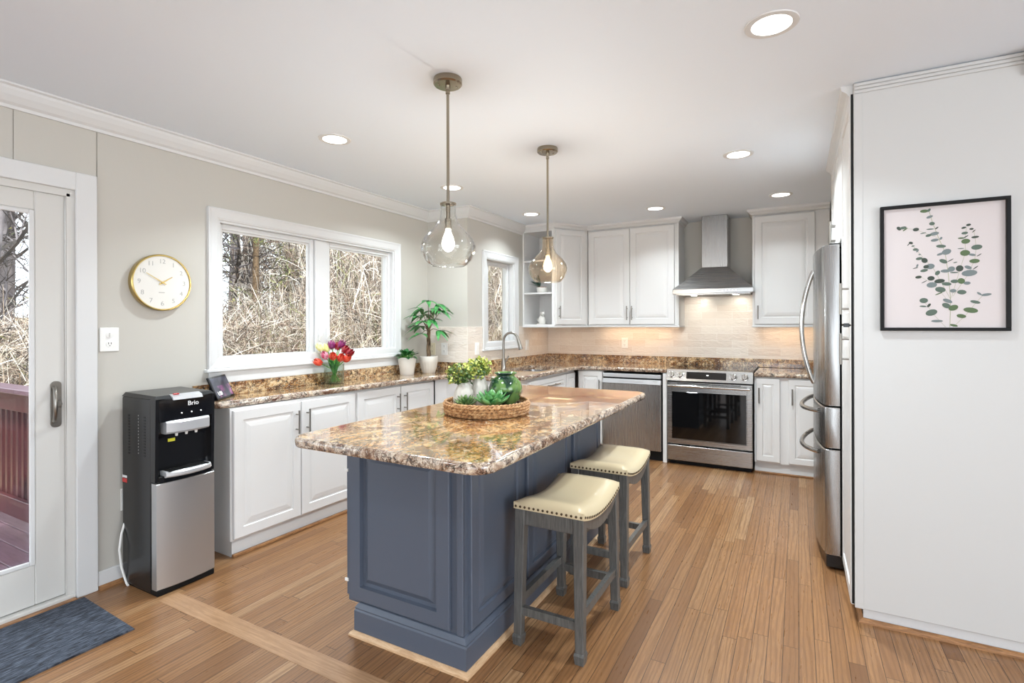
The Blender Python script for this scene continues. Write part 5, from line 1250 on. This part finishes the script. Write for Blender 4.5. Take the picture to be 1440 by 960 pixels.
for nm, a, b in (('twig_tan', (166, 148, 130), (204, 188, 172)), ('twig_brown', (100, 82, 72), (140, 118, 104)), ('twig_dark', (44, 40, 38), (74, 66, 60)), ('twig_pale', (226, 216, 204), (246, 242, 234)), ('twig_olive', (110, 114, 78), (160, 160, 112)), ('bark_grey', (92, 86, 88), (142, 136, 138))):
    leafmat(nm, srgb(*a), srgb(*b), .9, 4)
TW_ = ['twig_tan', 'twig_brown', 'twig_dark', 'twig_pale', 'twig_olive']
def stick(V, F, MI, p, q, r, m, r1=None):
    d = (q - p); 
    if d.length < 1e-4: return
    d.normalize(); a = d.cross(Vector((.31, .17, .93)))
    if a.length < .05: a = d.cross(Vector((1, 0, 0)))
    a.normalize(); b = d.cross(a); i0 = len(V); r1 = r if r1 is None else r1
    for c_, rr in ((p, r), (q, r1)):
        for k in range(3):
            t_ = 2.0944 * k; V.append(tuple(c_ + (a * math.cos(t_) + b * math.sin(t_)) * rr))
    for k in range(3): F.append((i0 + k, i0 + (k + 1) % 3, i0 + 3 + (k + 1) % 3, i0 + 3 + k)); MI.append(m)
def thicket(seed, n=2600, weights=(24, 24, 22, 24, 6), wy=3.2, wx=2.2, h_=2.2):
    r = random.Random(seed); V, F, MI = [], [], []
    for k in range(n):
        m = r.choices(range(5), weights)[0]; z0 = r.random() ** 1.25 * h_ * .9
        p = Vector((r.uniform(-wx / 2, wx / 2), r.uniform(-wy / 2, wy / 2), z0)); a = r.uniform(0, 2 * PI); el = r.gauss(.7, .5)
        d = Vector((math.cos(a) * math.cos(el), math.sin(a) * math.cos(el), math.sin(el))); L = r.uniform(.2, .8); rr = r.choice((.002, .003, .0035, .0045, .007))
        bend = Vector((r.uniform(-.4, .4), r.uniform(-.4, .4), r.uniform(-.9, .1))); q = p
        for j in range(3):
            nx = q + d * L / 3; stick(V, F, MI, q, nx, rr * (1 - j * .2), m, rr * (.8 - j * .2)); q = nx; d = (d + bend * .35).normalized()
    return V, F, MI
TH = []
for sd in range(4):
    V, F, MI = thicket(100 + sd, 5200); o = pyobj('brush_thicket', V, F, TW_, None, MI); TH.append(o)
    o.location = (0, 0, -50)
spots = []
for k in range(9): spots.append((-9.0 - .3 * (k % 3), -1.0 + k * 1.15, .82 if k < 8 else 1.1))
for k in range(3): spots.append((-11.2 - .3 * (k % 2), 4.6 + k * 1.5, .85))
for k in range(8): spots.append((-9.2 - .5 * (k % 2), 9.6 + k * 1.35, 1.75 + .15 * (k % 3)))
for k in range(7): spots.append((-11.6 - .5 * (k % 2), 9.5 + k * 1.9, 2.3))
for k in range(5): spots.append((-9.5 - .4 * (k % 2), 19.0 + k * 1.7, 2.0))
for i, (x, y, sz) in enumerate(spots):
    o = TH[i] if i < 4 else TH[i % 4].copy()
    if i >= 4: COL.objects.link(o)
    o.location = (x, y, gz(x, y) - .1); o.scale = (1, 1, sz); o.rotation_euler = (0, 0, PI * (i % 2) + .15 * (i % 3))
    tag(o, 'dense tangle of bare tan brush outside the windows', 'brush', 'brush thickets outside the windows', 'stuff')

def tree_mesh(seed, h_, r0, lean=(0, 0), low=.25, branch=1.0, levels=3):
    r = random.Random(seed); V, F, MI = [], [], []; bm = new(); pts = []; n = 9; ph = r.uniform(0, 6)
    for k in range(n + 1):
        q = k / n; pts.append(Vector((lean[0] * q * h_ + .12 * math.sin(q * 5 + ph) * q, lean[1] * q * h_ + .12 * math.cos(q * 4 + ph) * q, q * h_)))
    tube(bm, pts, [r0 * (1 - .8 * k / n) for k in range(n + 1)], 9)
    def grow(p, d, L, rad, lev):
        q = p
        for j in range(4):
            nx = q + d * L / 4; stick(V, F, MI, q, nx, rad * (1 - j * .18), lev % 2, rad * (.82 - j * .18)); q = nx
            d = (d + Vector((r.gauss(0, .16), r.gauss(0, .16), r.gauss(.06, .12)))).normalized()
            if lev < levels and (j or lev):
                for s in range(2 if lev < levels - 1 else 3):
                    a = Vector((r.gauss(0, 1), r.gauss(0, 1), r.gauss(.2, .6))).normalized(); grow(q, (d * .6 + a * .8).normalized(), L * r.uniform(.35, .55), max(rad * .5, .004), lev + 1)
    nb = int(13 * branch)
    for k in range(nb):
        q = low + (1 - low) * (k + r.random()) / nb * .95; i = min(int(q * n), n - 1); p = pts[i].lerp(pts[i + 1], q * n - i); a = r.uniform(0, 2 * PI); el = r.uniform(.15, .9)
        grow(p, Vector((math.cos(a) * math.cos(el), math.sin(a) * math.cos(el), math.sin(el))), h_ * .20 * (1.15 - q) + .5, r0 * .34 * (1.1 - q) + .006, 1)
    return bm, V, F, MI
PR = []
for sd, h_, r0, lean, br in ((1, 11, .11, (.02, .01), .9), (2, 13, .14, (-.02, .03), 1.0), (3, 9, .08, (.05, -.04), 1.2), (4, 12, .10, (0, 0), .8)):
    bm, V, F, MI = tree_mesh(sd, h_, r0, lean, .12, br, 3); o = obj('bare_tree', bm, 'bark_grey', None, True); b = pyobj('branches', V, F, ['bark_grey', 'twig_dark'], o, MI); PR.append(o)
rn = random.Random(12); used = 0
def put_tree(i, x, y, rz, sc=1.0, lab='bare grey tree standing in the woods beyond the windows'):
    global used
    src = PR[i]
    if src.get('category') is None: o = src
    else:
        o = src.copy(); COL.objects.link(o)
        for ch in src.children: c = ch.copy(); COL.objects.link(c); c.parent = o
    o.location = (x, y, gz(x, y) - .05); o.rotation_euler = (0, 0, rz); o.scale = (sc, sc, sc); tag(o, lab, 'tree', 'bare trees in the woods')
    return o
TS = []
for k in range(13): TS.append((-12.2 - rn.random() * 4.5, 1.5 + k * .80 + rn.uniform(-.3, .3)))
for k in range(12): TS.append((-17 - rn.random() * 8, 2.0 + k * 1.7 + rn.uniform(-.5, .5)))
for k in range(9): TS.append((-13.5 - rn.random() * 6, 12.5 + k * 1.7 + rn.uniform(-.5, .5)))
for i, (x, y) in enumerate(TS): put_tree(i % 4, x, y, rn.uniform(0, 6.28), rn.uniform(.8, 1.15))
bm, V, F, MI = tree_mesh(31, 8.5, .085, (.03, .10), .16, .9, 3); o = obj('bare_tree', bm, 'bark_grey', None, True); pyobj('branches', V, F, ['bark_grey', 'twig_dark'], o, MI)
o.location = (-9.6, 2.55, gz(-9.6, 2.55) - .05); tag(o, 'thick leaning grey tree trunk seen through the glass door', 'tree')
# evergreens
def cedar(seed, h_, r0, rad, x, y, lab, dens=1.0):
    r = random.Random(seed); bm = new(); tube(bm, [(0, 0, 0), (.03, .02, h_ * .5), (0, 0, h_)], [r0, r0 * .65, .01], 9); o = obj('evergreen_tree', bm, 'bark', None, True)
    V, F, MI = [], [], []; V2, F2, MI2 = [], [], []
    for k in range(int(46 * dens)):
        q = .16 + .82 * (k + r.random()) / (46 * dens); a = r.uniform(0, 2 * PI); L = rad * (1.05 - q) * r.uniform(.7, 1.2) + .2; p = Vector((0, 0, q * h_)); d = Vector((math.cos(a), math.sin(a), r.uniform(-.1, .35)))
        e_ = p + d * L; stick(V, F, MI, p, e_, .012, 0, .004)
        for j in range(int(34 * dens)):
            s = r.uniform(.35, 1.05); c_ = p.lerp(e_, s) + Vector((r.gauss(0, .10), r.gauss(0, .10), r.gauss(0, .07))); dd_ = Vector((r.gauss(0, 1), r.gauss(0, 1), r.gauss(0, .8))).normalized()
            w = dd_.cross(Vector((r.gauss(0, 1), r.gauss(0, 1), r.gauss(0, 1)))).normalized() * r.uniform(.010, .022); l_ = dd_ * r.uniform(.06, .14); i0 = len(V2)
            V2 += [tuple(c_ - w), tuple(c_ + l_ * .5 - w * .3), tuple(c_ + l_), tuple(c_ + w)]; F2.append((i0, i0 + 1, i0 + 2, i0 + 3)); MI2.append(0 if r.random() < .6 else 1)
    pyobj('branches', V, F, ['twig_dark'], o, MI); pyobj('foliage', V2, F2, ['leaf_cedar', 'leaf_cedar_light'], o, MI2)
    o.location = (x, y, gz(x, y) - .05); tag(o, lab, 'tree')
leafmat('leaf_cedar', srgb(58, 68, 40), srgb(104, 112, 64), .7, 5); leafmat('leaf_cedar_light', srgb(130, 134, 80), srgb(176, 174, 112), .7, 5)
cedar(51, 7.5, .09, 1.7, -10.6, 7.45, 'dark evergreen tree in the left pane of the wide window')
cedar(52, 7.0, .08, 1.6, -12.4, 9.7, 'olive evergreen tree behind the left pane near the window mullion', .9)
cedar(53, 6.5, .08, 1.9, -11.0, 11.6, 'olive evergreen tree filling the top of the right pane', 1.1)
cedar(54, 7.0, .09, 1.7, -12.5, 3.1, 'dark evergreen tree behind the leaning trunk beyond the door', .8)
